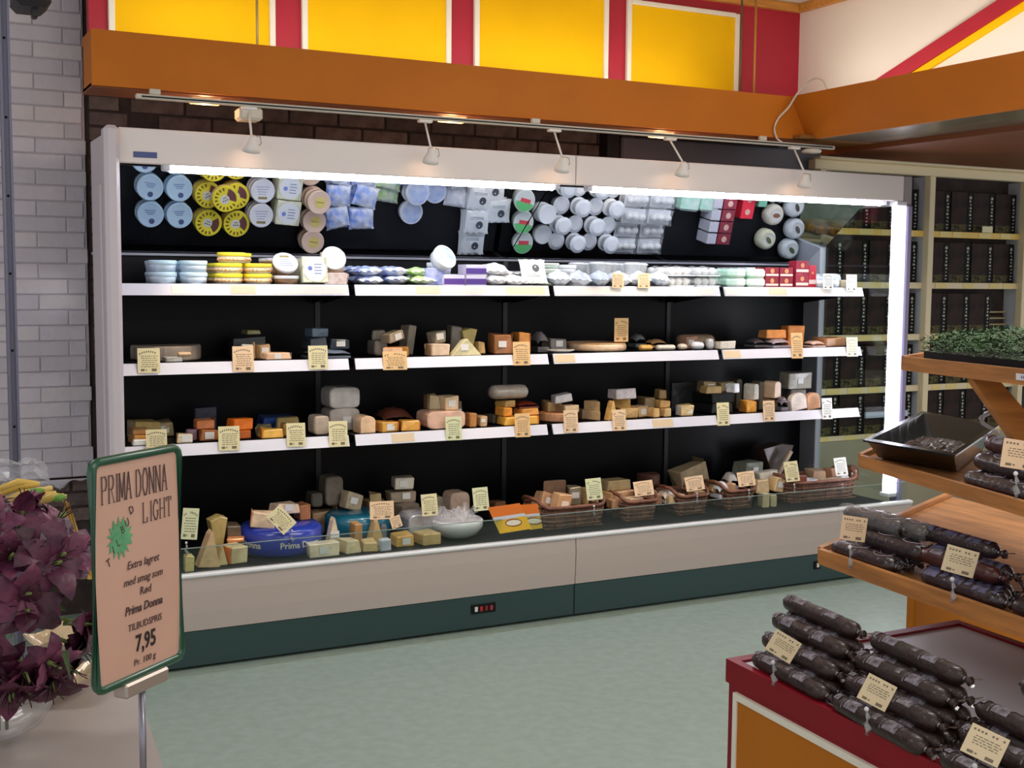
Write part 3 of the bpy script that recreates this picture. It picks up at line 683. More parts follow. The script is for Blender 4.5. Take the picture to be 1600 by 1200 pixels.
A_(3, 'b', 309, 343, 673, 692, 4.99, .07, 'b06c3c', 'brown-orange cheese bar', rind='7a4426')
A_(3, 'b', 304, 336, 653, 672, 5.02, .07, 'cf7c44', 'orange cheese block on top', rind='8a4c2c')
A_(3, 'b', 354, 391, 673, 689, 4.99, .08, 'd06a28', 'dark orange cheese block')
A_(3, 'b', 358, 394, 653, 673, 4.99, .07, 'f87a18', 'vivid orange cheese block')
A_(3, 'b', 402, 468, 641, 660, 5.20, .11, '2c4c9a', 'blue wrapped cheese bar', wrap=.8)
A_(3, 'b', 430, 470, 658, 685, 5.10, .07, 'b09a60', 'dull yellow cheese block')
A_(3, 'w', 395, 426, 655, 672, 5.08, .08, 'a39872', 'grey-olive cheese wedge', ry=-.2, rind='6e6650')
A_(3, 'b', 406, 443, 668, 688, 4.96, .07, 'f0b850', 'bright yellow cheese block', rind='c88a3c')
A_(3, 'b', 440, 451, 662, 686, 5.0, .05, 'b98c4c', 'narrow ochre cheese piece')
A_(3, 'f', 505, 563, 641, 676, 5.08, .13, 'bdb4ac', 'large grey-white loaf cheese with brown label', lab=1)
A_(3, 'f', 505, 563, 608, 641, 5.08, .13, 'c0bdba', 'large grey-white loaf cheese on another')
A_(3, 'f', 484, 515, 653, 683, 4.98, .10, 'c9b8a8', 'pale rounded cheese loaf')
A_(3, 'm', 555, 587, 650, 677, 4.96, .10, 'f0c8a0', 'peach rounded cheese block')
A_(3, 'b', 623, 657, 658, 675, 4.96, .07, 'eaaa4a', 'golden yellow cheese block', rind=OR)
A_(3, 'b', 588, 622, 658, 676, 4.96, .07, 'e4a648', 'golden yellow cheese block with label', lab=1, rind=OR)
A_(3, 'p', 588, 646, 641, 674, 5.08, .14, '5c2f22', 'dark brown film packed cheese', wrap=.9)
A_(3, 'f', 655, 728, 646, 674, 4.96, .14, 'e3b8a0', 'large pinkish film wrapped cheese', wrap=.9)
A_(3, 'b', 664, 690, 621, 645, 5.04, .09, 'b5a17c', 'tan cheese block stacked on the wrapped wheel', rind=RD)
A_(3, 'b', 688, 716, 625, 648, 4.98, .08, 'e2c6a0', 'cream cheese block with label stacked', rind=RD, lab=1)
A_(3, 'b', 700, 723, 621, 648, 5.10, .07, '6e5a44', 'brown cheese piece behind the stack')
A_(3, 'b', 728, 745, 648, 672, 4.97, .07, 'c88a4c', 'ochre cheese block')
A_(3, 'b', 745, 762, 649, 671, 4.97, .07, 'd2aa80', 'tan cheese block with label', lab=1)
A_(3, 'b', 760, 781, 654, 670, 5.06, .09, '6a5d4e', 'dark brown cheese block')
A_(3, 'b', 780, 842, 653, 669, 4.96, .09, 'f0b44a', 'long bright yellow cheese bar', rind=OR)
A_(3, 'b', 778, 800, 638, 653, 4.98, .08, 'f0a040', 'orange-yellow cheese block', rind='b8682c')
A_(3, 'b', 806, 842, 641, 653, 4.98, .09, 'f0a850', 'yellow cheese block')
A_(3, 'p', 800, 842, 629, 641, 5.01, .11, '7e2c16', 'red-brown waxed cheese', wrap=.8)
A_(3, 'b', 778, 805, 624, 638, 5.0, .08, 'b8904c', 'ochre cheese block')
A_(3, 'l', 762, 830, 602, 627, 4.985, .10, 'a89c90', 'long film wrapped grey cheese loaf', wrap=1.0)
A_(3, 'H', 844, 916, 644, 661, 4.97, .14, 'd8a078', 'half wheel of pale orange cheese', rind='b06c40')
A_(3, 'h', 843, 878, 627, 645, 5.05, .12, 'a8885c', 'brown cheese half on the half wheel', rind=RD)
A_(3, 'b', 873, 905, 630, 645, 4.98, .07, 'dcc09c', 'cream cheese bar', rind=RD)
A_(3, 'b', 862, 897, 613, 630, 5.02, .07, 'd5d0d2', 'crumpled silver film cheese', wrap=1.0, ry=-.15)
A_(3, 'h', 904, 917, 628, 646, 5.04, .1, '8a6f54', 'brown cheese slice')
A_(3, 'W', 917, 948, 640, 656, 4.97, .09, 'd2b286', 'tan cheese wedge below another')
A_(3, 'W', 917, 947, 623, 640, 4.98, .09, 'cdaa7c', 'tan cheese wedge on top of another')
A_(3, 'v', 946, 966, 626, 656, 4.96, .05, 'eec074', 'narrow yellow cheese triangle')
A_(3, 'b', 964, 998, 639, 656, 5.0, .08, 'd8b074', 'yellow-tan cheese block', rind=RD)
A_(3, 'W', 962, 997, 622, 639, 5.0, .09, 'e0b66c', 'yellow cheese wedge', rind=RD)
A_(3, 'b', 953, 995, 605, 622, 5.0, .08, 'd8ced0', 'sparkling silver foil cheese', wrap=1.0)
A_(3, 'b', 985, 1011, 637, 656, 4.98, .08, 'd8b284', 'tan cheese block with white edge', rind='efe8dc', lab=1)
A_(3, 'b', 998, 1026, 619, 637, 5.04, .09, '8a7450', 'olive brown cheese block')
A_(3, 'b', 1012, 1030, 637, 654, 4.97, .07, 'dcae6c', 'golden cheese block')
A_(3, 'b', 1030, 1048, 639, 654, 4.97, .07, 'dcb478', 'pale golden cheese block', rind='f0dcb4')
A_(3, 'b', 1023, 1048, 625, 639, 5.0, .07, 'd0a464', 'golden brown cheese block')
A_(3, 'b', 1024, 1042, 609, 625, 5.04, .06, '96794c', 'brown cheese block at the top of its pile')
A_(3, 'b', 1046, 1094, 606, 652, 5.16, .02, '121216', 'upright black board with white lettering', cat='board', name='board')
A_(3, 'b', 1059, 1085, 634, 652, 4.97, .06, 'e2c48a', 'cream cheese block with white end', rind='f4f2ee')
for (a, b, c_, d) in ((1092, 1145, 636, 655), (1092, 1146, 617, 636)):
    A_(3, 'b', a, b, c_, d, 5.0, .16, '0e0e12', ('lower' if c_ > 630 else 'upper')+' black crate of the crate stack', cat='crate', name='black_crate')
A_(3, 'b', 1097, 1128, 601, 617, 5.0, .07, 'c0a06c', 'tan cheese block on the black crates')
A_(3, 'b', 1138, 1156, 602, 618, 4.99, .05, 'e8e8ee', 'white wrapped cheese on the crates', wrap=.8)
A_(3, 'b', 1092, 1120, 584, 602, 5.08, .08, 'a08c66', 'brown-tan cheese block topping the crates')
A_(3, 'b', 1119, 1147, 586, 603, 5.07, .07, 'a8946c', 'pale tan cheese block topping the crates', rind='d8c090')
A_(3, 'm', 1144, 1160, 592, 620, 5.14, .06, '5d5140', 'dark rounded cheese behind the crates top')
A_(3, 'b', 1158, 1184, 626, 646, 4.97, .07, 'f0a840', 'deep yellow cheese block with a notch', rind='b8782c')
A_(3, 'm', 1168, 1185, 600, 625, 5.0, .07, 'e0dcd0', 'white round-topped cheese', rz=.3)
A_(3, 'm', 1181, 1194, 596, 626, 5.06, .07, '6e6454', 'grey round-topped cheese')
A_(3, 'b', 1188, 1216, 624, 645, 5.03, .08, '9c6c3c', 'brown cheese block behind the card')
A_(3, 'm', 1198, 1220, 598, 624, 5.0, .08, 'ecc8a8', 'peach round-topped cheese', rz=.2)
A_(3, 'p', 1213, 1232, 622, 645, 4.97, .06, '6e6672', 'silver film packed cheese', wrap=1.0)
A_(3, 'b', 1228, 1260, 612, 640, 5.14, .06, '7a7064', 'grey-brown cheese support block')
A_(3, 'b', 1221, 1268, 584, 611, 5.12, .08, 'a8a494', 'large grey-green cheese with plastic label', lab=1, wrap=.8)
A_(3, 'm', 1233, 1262, 617, 644, 4.97, .035, 'f4e4dc', 'white-pink cheese slab leaning', ry=-.15)
A_(3, 'm', 1258, 1283, 617, 643, 4.97, .035, 'e8b088', 'peach cheese slab leaning', ry=-.12)
# ---- bottom deck (lev 0)
def B_(*a, **k): return cheese(0, *a, **k)
def wheel(cx, cy, r, h, c, txt=None, lab='', name='cheese_round'):
    o = MB().lathe([(0, 0), (r-.02, 0), (r-.004, .012), (r, h*.35), (r, h*.65), (r-.005, h-.014), (r-.022, h), (0, h)], 40).build(name, mat(c, .28, .05, 6, coat=.5))
    o.location = (cx, cy, TOPZ[0]); tag(o, lab, 'cheese'); placed[0].append([cx-r*.85, cx+r*.85, cy-r*.85, cy+r*.85, TOPZ[0], TOPZ[0]+h]); return o
def text_mesh(s, size, shear=0.0, ext=.0008, bold=0.0, xs=1.0):
    cu = bpy.data.curves.new('t', 'FONT'); cu.body = s; cu.size = size; cu.extrude = ext; cu.resolution_u = 2; cu.shear = shear; cu.align_x = 'CENTER'; cu.offset = bold
    o = bpy.data.objects.new('t', cu); COL.objects.link(o)
    me = bpy.data.meshes.new_from_object(o); bpy.data.objects.remove(o); bpy.data.curves.remove(cu)
    if xs != 1:
        for v in me.vertices: v.co.x *= xs
    return me
bw = wheel(1.475, 4.985, .178, .115, '2c3fa8', lab='big blue waxed cheese wheel with curved lettering at the left of the deck')
GOLD = mat('d8d4c0', .5)
for ang in (-164, -76):
    me = text_mesh('Prima Donna', .036, bold=.0006)
    for v in me.vertices:
        th = R_(ang)+v.co.x/.178; rr = .1788+v.co.z; v.co = (rr*cos(th), rr*sin(th), .040+v.co.y)
    me.materials.append(GOLD); o = bpy.data.objects.new('lettering', me); COL.objects.link(o); o.parent = bw
tw = wheel(1.86, 5.09, .15, .115, '1f6f8c', lab='teal blue waxed cheese wheel half buried behind the blue one')
B_('b', 287, 304, 853, 882, 4.74, .05, 'e6d08a', 'yellow cheese piece under the white clip')
B_('v', 305, 344, 823, 880, 4.78, .07, 'f0c898', 'large peach cheese wedge standing on its side', ry=.1)
B_('b', 350, 384, 843, 872, 4.80, .09, 'e6cfa0', 'cream cheese block with orange rind', rind=OR)
B_('V', 324, 356, 806, 850, 4.92, .08, 'c0a868', 'olive cheese wedge with its point down')
B_('v', 338, 356, 846, 876, 4.76, .05, 'e8d2a0', 'small cream cheese wedge at the deck front')
B_('b', 350, 379, 818, 846, 4.94, .09, '6a5844', 'dark brown cheese block')
B_('b', 354, 384, 842, 850, 4.88, .06, 'e09050', 'flat orange cheese rind piece')
B_('b', 390, 432, 799, 826, 4.90, .09, 'f0d2ae', 'peach cheese wedge on the blue wheel', rz=-.25, ry=.12, z=.46, rind='e4a478')
B_('b', 397, 430, 790, 806, 5.02, .07, 'dba878', 'tan cheese piece on the blue wheel', z=.46)
B_('b', 424, 468, 781, 803, 4.98, .08, 'ead0b4', 'pale cream cheese block on the blue wheel', z=.495, ry=.05)
B_('b', 462, 483, 788, 815, 4.99, .08, 'b87850', 'brown-orange cheese slice on the blue wheel', z=.46, rind='e6a478')
B_('b', 482, 527, 787, 812, 5.08, .09, 'c9a684', 'tan cheese block, rind down', rind='d8a070')
B_('b', 527, 548, 789, 812, 5.06, .09, 'd8b48c', 'cream-tan cheese block', rind=OR)
B_('b', 549, 562, 789, 812, 5.06, .08, 'c8a280', 'narrow tan cheese block')
B_('f', 480, 505, 764, 786, 5.20, .09, '5d594e', 'dark grey-green cheese')
B_('f', 501, 537, 741, 787, 5.20, .10, '7e7468', 'tall grey rounded cheese standing at the back')
B_('b', 530, 563, 759, 790, 5.12, .06, 'b8a888', 'grey-cream cheese block leaning right', ry=.30)
B_('w', 572, 597, 756, 778, 5.16, .09, 'b8a070', 'olive-tan cheese wedge', ry=-.1)
B_('b', 563, 600, 776, 804, 5.10, .09, 'c8a47c', 'tan cheese block behind the orange card')
B_('b', 613, 655, 785, 806, 5.08, .10, '8a7868', 'brown-grey cheese block with black mark')
B_('b', 605, 652, 762, 785, 5.14, .10, 'a3907a', 'grey-brown cheese block')
B_('b', 613, 650, 744, 764, 5.14, .09, 'd2c8b8', 'pale cream cheese block at the top of the pile')
B_('b', 650, 674, 746, 775, 5.16, .09, 'bcaa8c', 'grey-tan cheese block at the top of the pile', rind='8a7c66')
B_('f', 674, 694, 776, 802, 5.14, .08, '9c9484', 'grey cheese piece')
B_('f', 694, 735, 768, 802, 5.06, .10, 'c0a490', 'pinkish film wrapped cheese', wrap=.9)
B_('f', 626, 690, 801, 828, 4.90, .14, 'a8a8ae', 'wide silver-grey film wrapped cheese', wrap=.9)
B_('v', 507, 535, 808, 838, 4.86, .05, 'e8d4b4', 'small cheese triangle with white label', lab=1)
B_('b', 479, 531, 836, 860, 4.76, .07, 'ead8ba', 'long pale yellow cheese block at the deck front')
B_('b', 531, 561, 836, 859, 4.77, .08, 'dcc8a0', 'pale yellow cheese block at the deck front')
B_('b', 562, 593, 834, 856, 4.77, .08, 'd2b480', 'tan cheese block at the deck front')
B_('b', 549, 567, 816, 835, 4.88, .06, 'b88c58', 'ochre cheese slice standing')
B_('v', 572, 602, 811, 836, 4.87, .06, 'd8b47c', 'tan cheese wedge lying on the front blocks')
B_('b', 592, 611, 832, 853, 4.755, .03, 'c8ccd8', 'small silver label pack', wrap=.9, cat='pack')
B_('b', 594, 606, 812, 832, 4.87, .04, '8a94a0', 'crumpled silver-blue pack', wrap=.9, cat='pack')
B_('b', 612, 648, 828, 848, 4.80, .09, 'd9a85c', 'golden cheese wedge with bar label', lab=1)
B_('b', 650, 688, 827, 848, 4.78, .10, 'c8a870', 'tan cheese block right of the bar label', rind=RD)
# round white bowl-like cheese
o = MB().lathe([(0, 0), (.06, .0), (.095, .018), (.118, .05), (.120, .078), (.112, .085), (.108, .078), (.05, .07), (0, .072)], 36).build('white_bowl', mat('e6e4e6', .2, coat=.5))
o.location = (2.262, 4.90, TOPZ[0]+.0); tag(o, 'glossy white round bowl on the deck left of the leaflets', 'bowl'); placed[0].append([2.15, 2.375, 4.79, 5.01, .345, .42])
def crump(u, v): return ((u-.5)*.17, (v-.5)*.12, .05+.03*sin(u*9)*cos(v*7)+random.uniform(-.012, .012))
o = MB().grid(crump, 14, 10, smooth=False).build('film_wrapping', CLEAR); o.location = (2.27, 4.93, .40); tag(o, 'crumpled clear film lying in the white bowl', 'wrapping')
B_('b', 766, 792, 775, 792, 5.08, .08, '7a5238', 'brown cheese piece behind the leaflets')
# leaflets
def leaflet(pts, D, label, x0):
    P = [aD(x, y, D) for x, y in pts]
    o = MB().quad([P[3], P[2], P[1], P[0]], .0015).build('leaflet', mat('e8b830', .4)); tag(o, label, 'leaflet')
    def at2(u, v): return P[0].lerp(P[1], u).lerp(P[3].lerp(P[2], u), v)-ray(*pts[0])*.0015
    MB().quad([at2(0, .38), at2(1, .38), at2(1, 0), at2(0, 0)], .0006).build('orange_heading', mat('ee7a24', .4), o)
    MB().quad([at2(.0, .52), at2(1, .50), at2(1, .39), at2(0, .39)], .0006).build('white_band', mat('d8d8e4', .4), o)
    c_ = at2(.55, .68); j = MB(); q = (P[1]-P[0]).normalized(); w_ = (P[3]-P[0]).normalized()
    def ell(a, b, k): return [c_+q*a*cos(t*pi/8)+w_*b*sin(t*pi/8)-ray(*pts[0])*.0005*k for t in range(16)]
    for (a, b, m_, k) in ((.036, .018, mat('8a3a24', .5), 1), (.032, .013, mat('f0e6d0', .5), 2)):
        vs = ell(a, b, k); MB().add(vs, [tuple(range(16))]).build('dish_picture', m_, o)
    return o
leaflet([(762, 793), (812, 786), (831, 826), (781, 834)], 5.13/.98, 'yellow and orange leaflet with a dish picture, leaning left of another', 0)
leaflet([(808, 789), (840, 787), (848, 825), (828, 828)], 5.36, 'yellow and orange leaflet, narrow one beside the first basket', 0)

# ---- wicker baskets
WIC = mat('785240', .6, .35, 30, .4, bscale=90); WIC2 = mat('7c4e3a', .5, .3, 30, .3)
def basket(x0, x1, yb, Yf, d, h, label):
    a = aY(x0, yb, Yf+d*.5).x; b = aY(x1, yb, Yf).x; w = b-a
    r = empty('wicker_basket', ((a+b)/2, Yf+d/2, TOPZ[0])); tag(r, label, 'basket', 'wicker baskets on the deck')
    def path(k, grow, z, wav=0):
        pts = []
        for i in range(32):
            t = 2*pi*i/32; c_, s_ = cos(t), sin(t); ex = .45
            x = math.copysign(abs(c_)**ex, c_)*(w/2-.012+grow); y = math.copysign(abs(s_)**ex, s_)*(d/2-.012+grow)
            pts.append((x, y, z+wav*abs(c_)**6*.035+random.uniform(-.001, .001)))
        return pts
    n = int(h/.010)
    j = MB()
    for k in range(n): j.tube(path(k, -.016+.016*k/n+(.0025 if k % 2 else -.0025), .008+k*.010), .0062, 5, closed=True)
    tag(j.build('woven_wall', WIC, r), kind='stuff')
    MB().box(-w/2+.03, -d/2+.03, .001, w/2-.03, d/2-.03, .006).build('bottom', WIC, r)
    MB().tube(path(0, .004, h+.006, 1.0), .0095, 6, closed=True).build('rim', WIC2, r)
    j = MB()
    for i in range(0, 32, 2):
        p0 = path(0, -.012, .01)[i]; p1 = path(0, .003, h+.004)[i]; j.tube([p0, p1], .004, 5)
    tag(j.build('stakes', WIC2, r), kind='stuff')
    placed[0].append([(a+b)/2-w/2, (a+b)/2+w/2, Yf, Yf+d, TOPZ[0], TOPZ[0]+.055]); BASK.append((r, w, d, h)); return r
BASK = []
basket(826, 956, 823, 4.82, .27, .095, 'first wicker basket from the left on the deck, holding tan wedges')
basket(952, 1036, 815, 4.83, .27, .09, 'second wicker basket from the left on the deck')
basket(1034, 1116, 807, 4.85, .27, .09, 'third wicker basket from the left on the deck')
basket(1110, 1188, 799, 4.87, .27, .09, 'fourth wicker basket from the left on the deck')
basket(1206, 1350, 786, 4.87, .30, .10, 'wide wicker basket at the right end of the deck')
def C_(*a, **k):
    k.setdefault('z', .40); return cheese(0, *a, **k)
C_('b', 905, 935, 768, 800, 5.0, .08, 'c8a878', 'golden tan cheese block behind the card in the first basket', z=.40)
C_('p', 995, 1030, 770, 790, 4.98, .08, 'd8ccc0', 'film wrapped cheese behind the wide card in the second basket', z=.41, wrap=1.)
C_('b', 950, 975, 782, 800, 4.90, .07, 'c09068', 'brown-tan cheese piece at the front left of the second basket', z=.40)
C_('H', 1000, 1040, 738, 775, 5.10, .10, '5e3a30', 'dark brown rinded half cheese behind the second basket', z=.40)
C_('b', 1262, 1290, 744, 764, 5.06, .08, 'caa888', 'tan cheese block behind the small white dish', z=.41)
C_('b', 1322, 1342, 738, 764, 5.04, .07, '8a5040', 'red-brown cheese at the right end inside the end basket', z=.41)
C_('b', 1240, 1300, 764, 776, 4.93, .10, 'c89c70', 'flat tan cheese slab low in the end basket', z=.395)
C_('b', 833, 862, 762, 792, 4.98, .07, 'd8a880', 'peach-tan cheese slice in the first basket', ry=.3, z=.415)
C_('b', 860, 890, 768, 800, 4.92, .06, 'dcae80', 'tan cheese with film in the first basket', lab=1, ry=.2)
C_('h', 846, 884, 750, 790, 5.02, .03, '7a5a44', 'brown arched cheese rind in the first basket', z=.42)
C_('b', 884, 909, 757, 790, 4.99, .07, '9c9078', 'grey-tan cheese block in the first basket', z=.42)
C_('b', 868, 915, 790, 806, 4.86, .06, 'e09a58', 'orange cheese strip in the first basket', ry=-.1, z=.395)
C_('b', 938, 990, 760, 778, 4.95, .10, 'b88e64', 'tan cheese block, lower of two in second basket', z=.425)
C_('b', 936, 988, 744, 762, 4.98, .10, 'a8946c', 'olive-tan cheese block, upper of two in second basket', z=.475)
C_('b', 975, 1008, 778, 796, 4.88, .07, 'd2b490', 'cream cheese piece in the second basket')
C_('b', 1008, 1034, 777, 795, 4.92, .06, 'a87a5c', 'brown cheese piece in the second basket')
C_('p', 1028, 1062, 766, 786, 4.94, .09, 'cfc4b8', 'film wrapped cheese left in the third basket', wrap=1.)
C_('b', 1040, 1072, 775, 793, 4.90, .06, 'd8ba8c', 'cream cheese wedge in the third basket')
C_('b', 1076, 1104, 774, 792, 4.90, .06, 'c29a68', 'tan cheese wedge in the third basket')
C_('b', 1056, 1108, 716, 760, 5.08, .10, 'a08e70', 'large beige cheese block tilted in the third basket', ry=-.28, z=.43, rind='6e5c46')
C_('b', 1106, 1124, 744, 768, 4.98, .06, 'c9a870', 'small golden cheese block', ry=.4, z=.42)
C_('p', 1114, 1142, 756, 782, 4.93, .08, 'dfe2ea', 'white film wrapped cheese in the fourth basket', wrap=1.)
C_('p', 1130, 1154, 740, 768, 4.98, .08, 'c8c4c4', 'silver wrapped cheese in the fourth basket', wrap=1., z=.425)
C_('b', 1138, 1150, 755, 782, 4.90, .05, 'c49a6c', 'tan cheese stick in the fourth basket')
C_('b', 1150, 1194, 716, 742, 5.14, .10, '84887a', 'grey-green cheese block at the back', z=.45)
C_('b', 1183, 1216, 730, 752, 5.02, .05, 'e8e0d0', 'white cheese block standing in the pile', z=.44, ry=-.1)
C_('b', 1176, 1202, 748, 770, 4.96, .06, 'dcc094', 'cream cheese block in the pile right of the fourth basket', z=.40)
C_('b', 1202, 1225, 745, 770, 4.95, .06, 'e2c290', 'yellow-cream cheese block in the pile, leaning', ry=.2, z=.40)
B_('b', 1186, 1203, 768, 792, 4.86, .06, 'c4b48c', 'olive-yellow cheese block between the baskets')
B_('b', 1200, 1215, 768, 792, 4.86, .06, 'b8ac88', 'pale olive cheese block between the baskets')
B_('V', 1180, 1240, 690, 750, 5.20, .10, '4e3e34', 'large dark brown paper-wrapped cheese at the back right', z=.40)
C_('b', 1209, 1216, 684, 740, 5.14, .02, 'b8a088', 'long pale strip across the dark wrapped cheese', ry=.55, z=.42)
C_('b', 1232, 1262, 736, 764, 4.98, .08, '8a4a38', 'red-brown wrapped piece in the end basket', wrap=.9)
o = MB().lathe([(.0, 0), (.03, 0), (.040, .012), (.044, .034), (.041, .034), (.036, .02), (0, .016)], 24).build('white_dish', mat('e4e4ee', .2, coat=.5)); p = aY(1268, 757, 5.0); o.location = (p.x, 5.02, .41); tag(o, 'small white dish in the end basket', 'dish')
C_('b', 1285, 1318, 746, 762, 4.96, .06, 'e4d8c0', 'white-cream cheese pack in the end basket', wrap=.8)
C_('b', 1290, 1312, 733, 752, 5.04, .07, 'd09c80', 'pink-tan cheese in the end basket', z=.42)
C_('p', 1308, 1330, 744, 762, 4.96, .05, 'e8e8e8', 'white film parcel at the right end of the deck', wrap=.9)

# labels with ordinals, from left to right within each shelf section
SHN = {2: 'second shelf', 3: 'third shelf', 0: 'bottom deck'}
cnt = {}
for lev, sec, cx, o, look, cat in sorted(cheeses, key=lambda t: (t[0], t[1], t[2])):
    k = cnt[(lev, sec, cat)] = cnt.get((lev, sec, cat), -1)+1
    base = look
    if lev == 0: lb = base if len(base.split()) >= 9 else base+', bottom deck, '+('left end', 'centre left', 'centre right', 'right end')[sec]
    else: lb = base+', '+ORD[k]+' from left, section '+('one', 'two', 'three', 'four')[sec]+', '+SHN[lev]
    o['label'] = ' '.join(lb.split()[:16]); o['group'] = {'cheese': 'cheeses on the ', 'box': 'boxes on the '}.get(cat, cat+' on the ')+SHN[lev]

# ---- price cards
YC = 4.918
for a in ((217, 249, 544, 583, 'y', 'before the grey half wheel, second shelf'), (365, 396, 541, 581, 'p', 'before the black box, second shelf'), (483, 512, 540, 577, 'y', 'before the dark blue foil cheeses'),
          (599, 636, 549, 578, 'o', 'wide one below the orange wedge, second shelf'), (802, 829, 534, 571, 'o', 'before the nut-crusted cheese'), (1236, 1256, 520, 560, 'o', 'before the deep orange block, second shelf'),
          (1322, 1342, 527, 557, 'g', 'at the right end of the second shelf'),
          (343, 374, 666, 704, 'y', 'before the vivid orange cheese, third shelf'), (449, 477, 661, 698, 'y', 'before the dull yellow block, third shelf'), (515, 543, 658, 698, 'y', 'before the tall grey-white loaves'),
          (697, 722, 651, 688, 'g', 'before the pinkish wrapped cheese'), (805, 829, 646, 683, 'o', 'before the long bright yellow bar'), (881, 904, 641, 676, 'p', 'before the half wheel, third shelf'),
          (957, 979, 640, 673, 'p', 'before the yellow-tan block, section three'), (1120, 1141, 629, 665, 'y', 'before the black crates, third shelf'), (1192, 1212, 626, 658, 'p', 'before the brown block, section four'),
          (1284, 1302, 622, 655, 'w', 'at the right end of the third shelf'), (230, 260, 671, 705, 'y', 'before the golden blocks, left end, third shelf')):
    card(*a[:4], YC, a[4], a[5])
for a in ((956, 975, 427, 450, 'p', 'rounded one, left of two on the top shelf rail'), (996, 1016, 427, 450, 'p', 'rounded one, right of two on the top shelf rail'), (1285, 1303, 428, 452, 'w', 'left one at the right end of the top shelf'), (1321, 1340, 429, 455, 'w', 'last one at the right end of the top shelf')):
    card(*a[:4], YC, a[4], a[5], lean=.05)
card(959, 982, 497, 534, 5.04, 'o', 'standing on the large pale wheel', z if False else 0, 0)
def dcard(pts, Y, c, label):
    D = depth(aY(pts[0][0], pts[0][1], Y)); return qcard(pts, D, c, label, lean=.02, k=random.randrange(3))
dcard([(283, 793), (310, 795), (307, 843), (283, 843)], 4.72, 'g', 'yellow-green price card at the far left of the deck')
dcard([(434, 787), (463, 815), (442, 836), (417, 808)], 4.80, 'y', 'price card tilted like a diamond on the blue wheel')
dcard([(575, 784), (612, 783), (616, 810), (578, 813)], 4.92, 'p', 'wide peach price card over the front tan blocks')
dcard([(607, 811), (622, 804), (630, 822), (613, 827)], 4.84, 'p', 'small pink price card over the silver-grey cheese')
dcard([(650, 774), (675, 773), (685, 804), (660, 808)], 4.88, 'y', 'price card leaning on the silver-grey wrapped cheese')
dcard([(733, 763), (757, 762), (765, 796), (741, 800)], 4.90, 'g', 'price card standing behind the white bowl')
dcard([(909, 750), (932, 747), (943, 780), (917, 782)], 4.86, 'g', 'price card over the first basket')
dcard([(985, 754), (1014, 751), (1023, 772), (992, 777)], 4.90, 'p', 'wide price card over the second basket')
dcard([(1066, 747), (1094, 743), (1102, 764), (1073, 769)], 4.92, 'p', 'wide price card over the third basket')
dcard([(1151, 739), (1176, 735), (1182, 758), (1154, 761)], 4.90, 'p', 'wide price card over the fourth basket')
dcard([(1223, 722), (1245, 720), (1250, 751), (1229, 754)], 4.92, 'y', 'price card left of the small white dish')
dcard([(1298, 717), (1316, 715), (1326, 742), (1306, 744)], 4.95, 'w', 'pale price card over the end basket')

# ---- clear figure-shaped clips
def clip(p, s=1.0, label='', rz=0):
    r = empty('card_clip', p, rz); tag(r, label, 'clip', 'clear price card clips')
    MB().lathe([(0, -.006*s), (.004*s, -.004*s), (.006*s, 0), (.004*s, .004*s), (0, .006*s)], 10, 0, Matrix.Translation((0, 0, 0))).build('knob', mat('e8e6ea', .2), r)
    pts = [(0, 0, -.005*s), (.002*s, -.004*s, -.018*s), (-.006*s, -.006*s, -.03*s), (.004*s, -.004*s, -.044*s), (-.004*s, -.006*s, -.056*s)]
    MB().tube(pts, [.003*s, .006*s, .0055*s, .008*s, .005*s], 7).build('clip_body', CLEAR, r); return r
for (x, y, Y, l) in ((928, 791, 4.815, 'clear clip on the first basket'), (1089, 771, 4.845, 'clear clip on the third basket'), (1170, 766, 4.865, 'clear clip on the fourth basket'), (1241, 757, 4.885, 'clear clip on the left of the end basket'), (1316, 757, 4.885, 'clear clip on the right of the end basket'), (456, 829, 4.79, 'clear clip on the blue wheel'), (291, 848, 4.70, 'clear clip at the left end of the deck')):
    clip(aY(x, y, Y), .9, l)

# ================================================================== TOP SHELF PRODUCTS
TZ = TOPZ[1]
def rep(proto, lst):
    for i, (x, y, z, rz, lab) in enumerate(lst):
        o = proto if i == 0 else dup(proto); o.location = (x, y, z); o.rotation_euler = (0, 0, rz); o['label'] = lab
def ringprint(r, c, n=14, z=0): 
    j = MB()
    for k in range(n):
        t = 2*pi*k/n; a, b = .82*r, .66*r; w = .11
        j.add([(a*cos(t-w), a*sin(t-w), z), (a*cos(t+w), a*sin(t+w), z), (b*cos(t+w), b*sin(t+w), z), (b*cos(t-w), b*sin(t-w), z)], [(0, 1, 2, 3)])
    return j
def tub(name, r, h, body, lid, cat, group, rough=.3):
    b = MB().lathe([(r*.90, 0), (r*.97, h*.8)], 28).build(name, mat(body, rough, .05, 20, coat=.2))
    kid(b, MB().lathe([(r*.985, h*.62), (r, h*.64), (r, h-.003), (r*.96, h), (r*.90, h-.0015), (0, h-.0015)], 28).build('lid', mat(lid, rough, coat=.2), b))
    return tag(b, '-', cat, group)
def disc(r, x=0, y=0, z=0, n=16, el=1, a0=0, a1=2*pi): 
    j = MB(); pts = [(x+r*cos(a0+(a1-a0)*k/n), y+r*el*sin(a0+(a1-a0)*k/n), z) for k in range(n+1)]+[(x, y, z)]
    return j.add(pts, [(k, k+1, n+1) for k in range(n)])
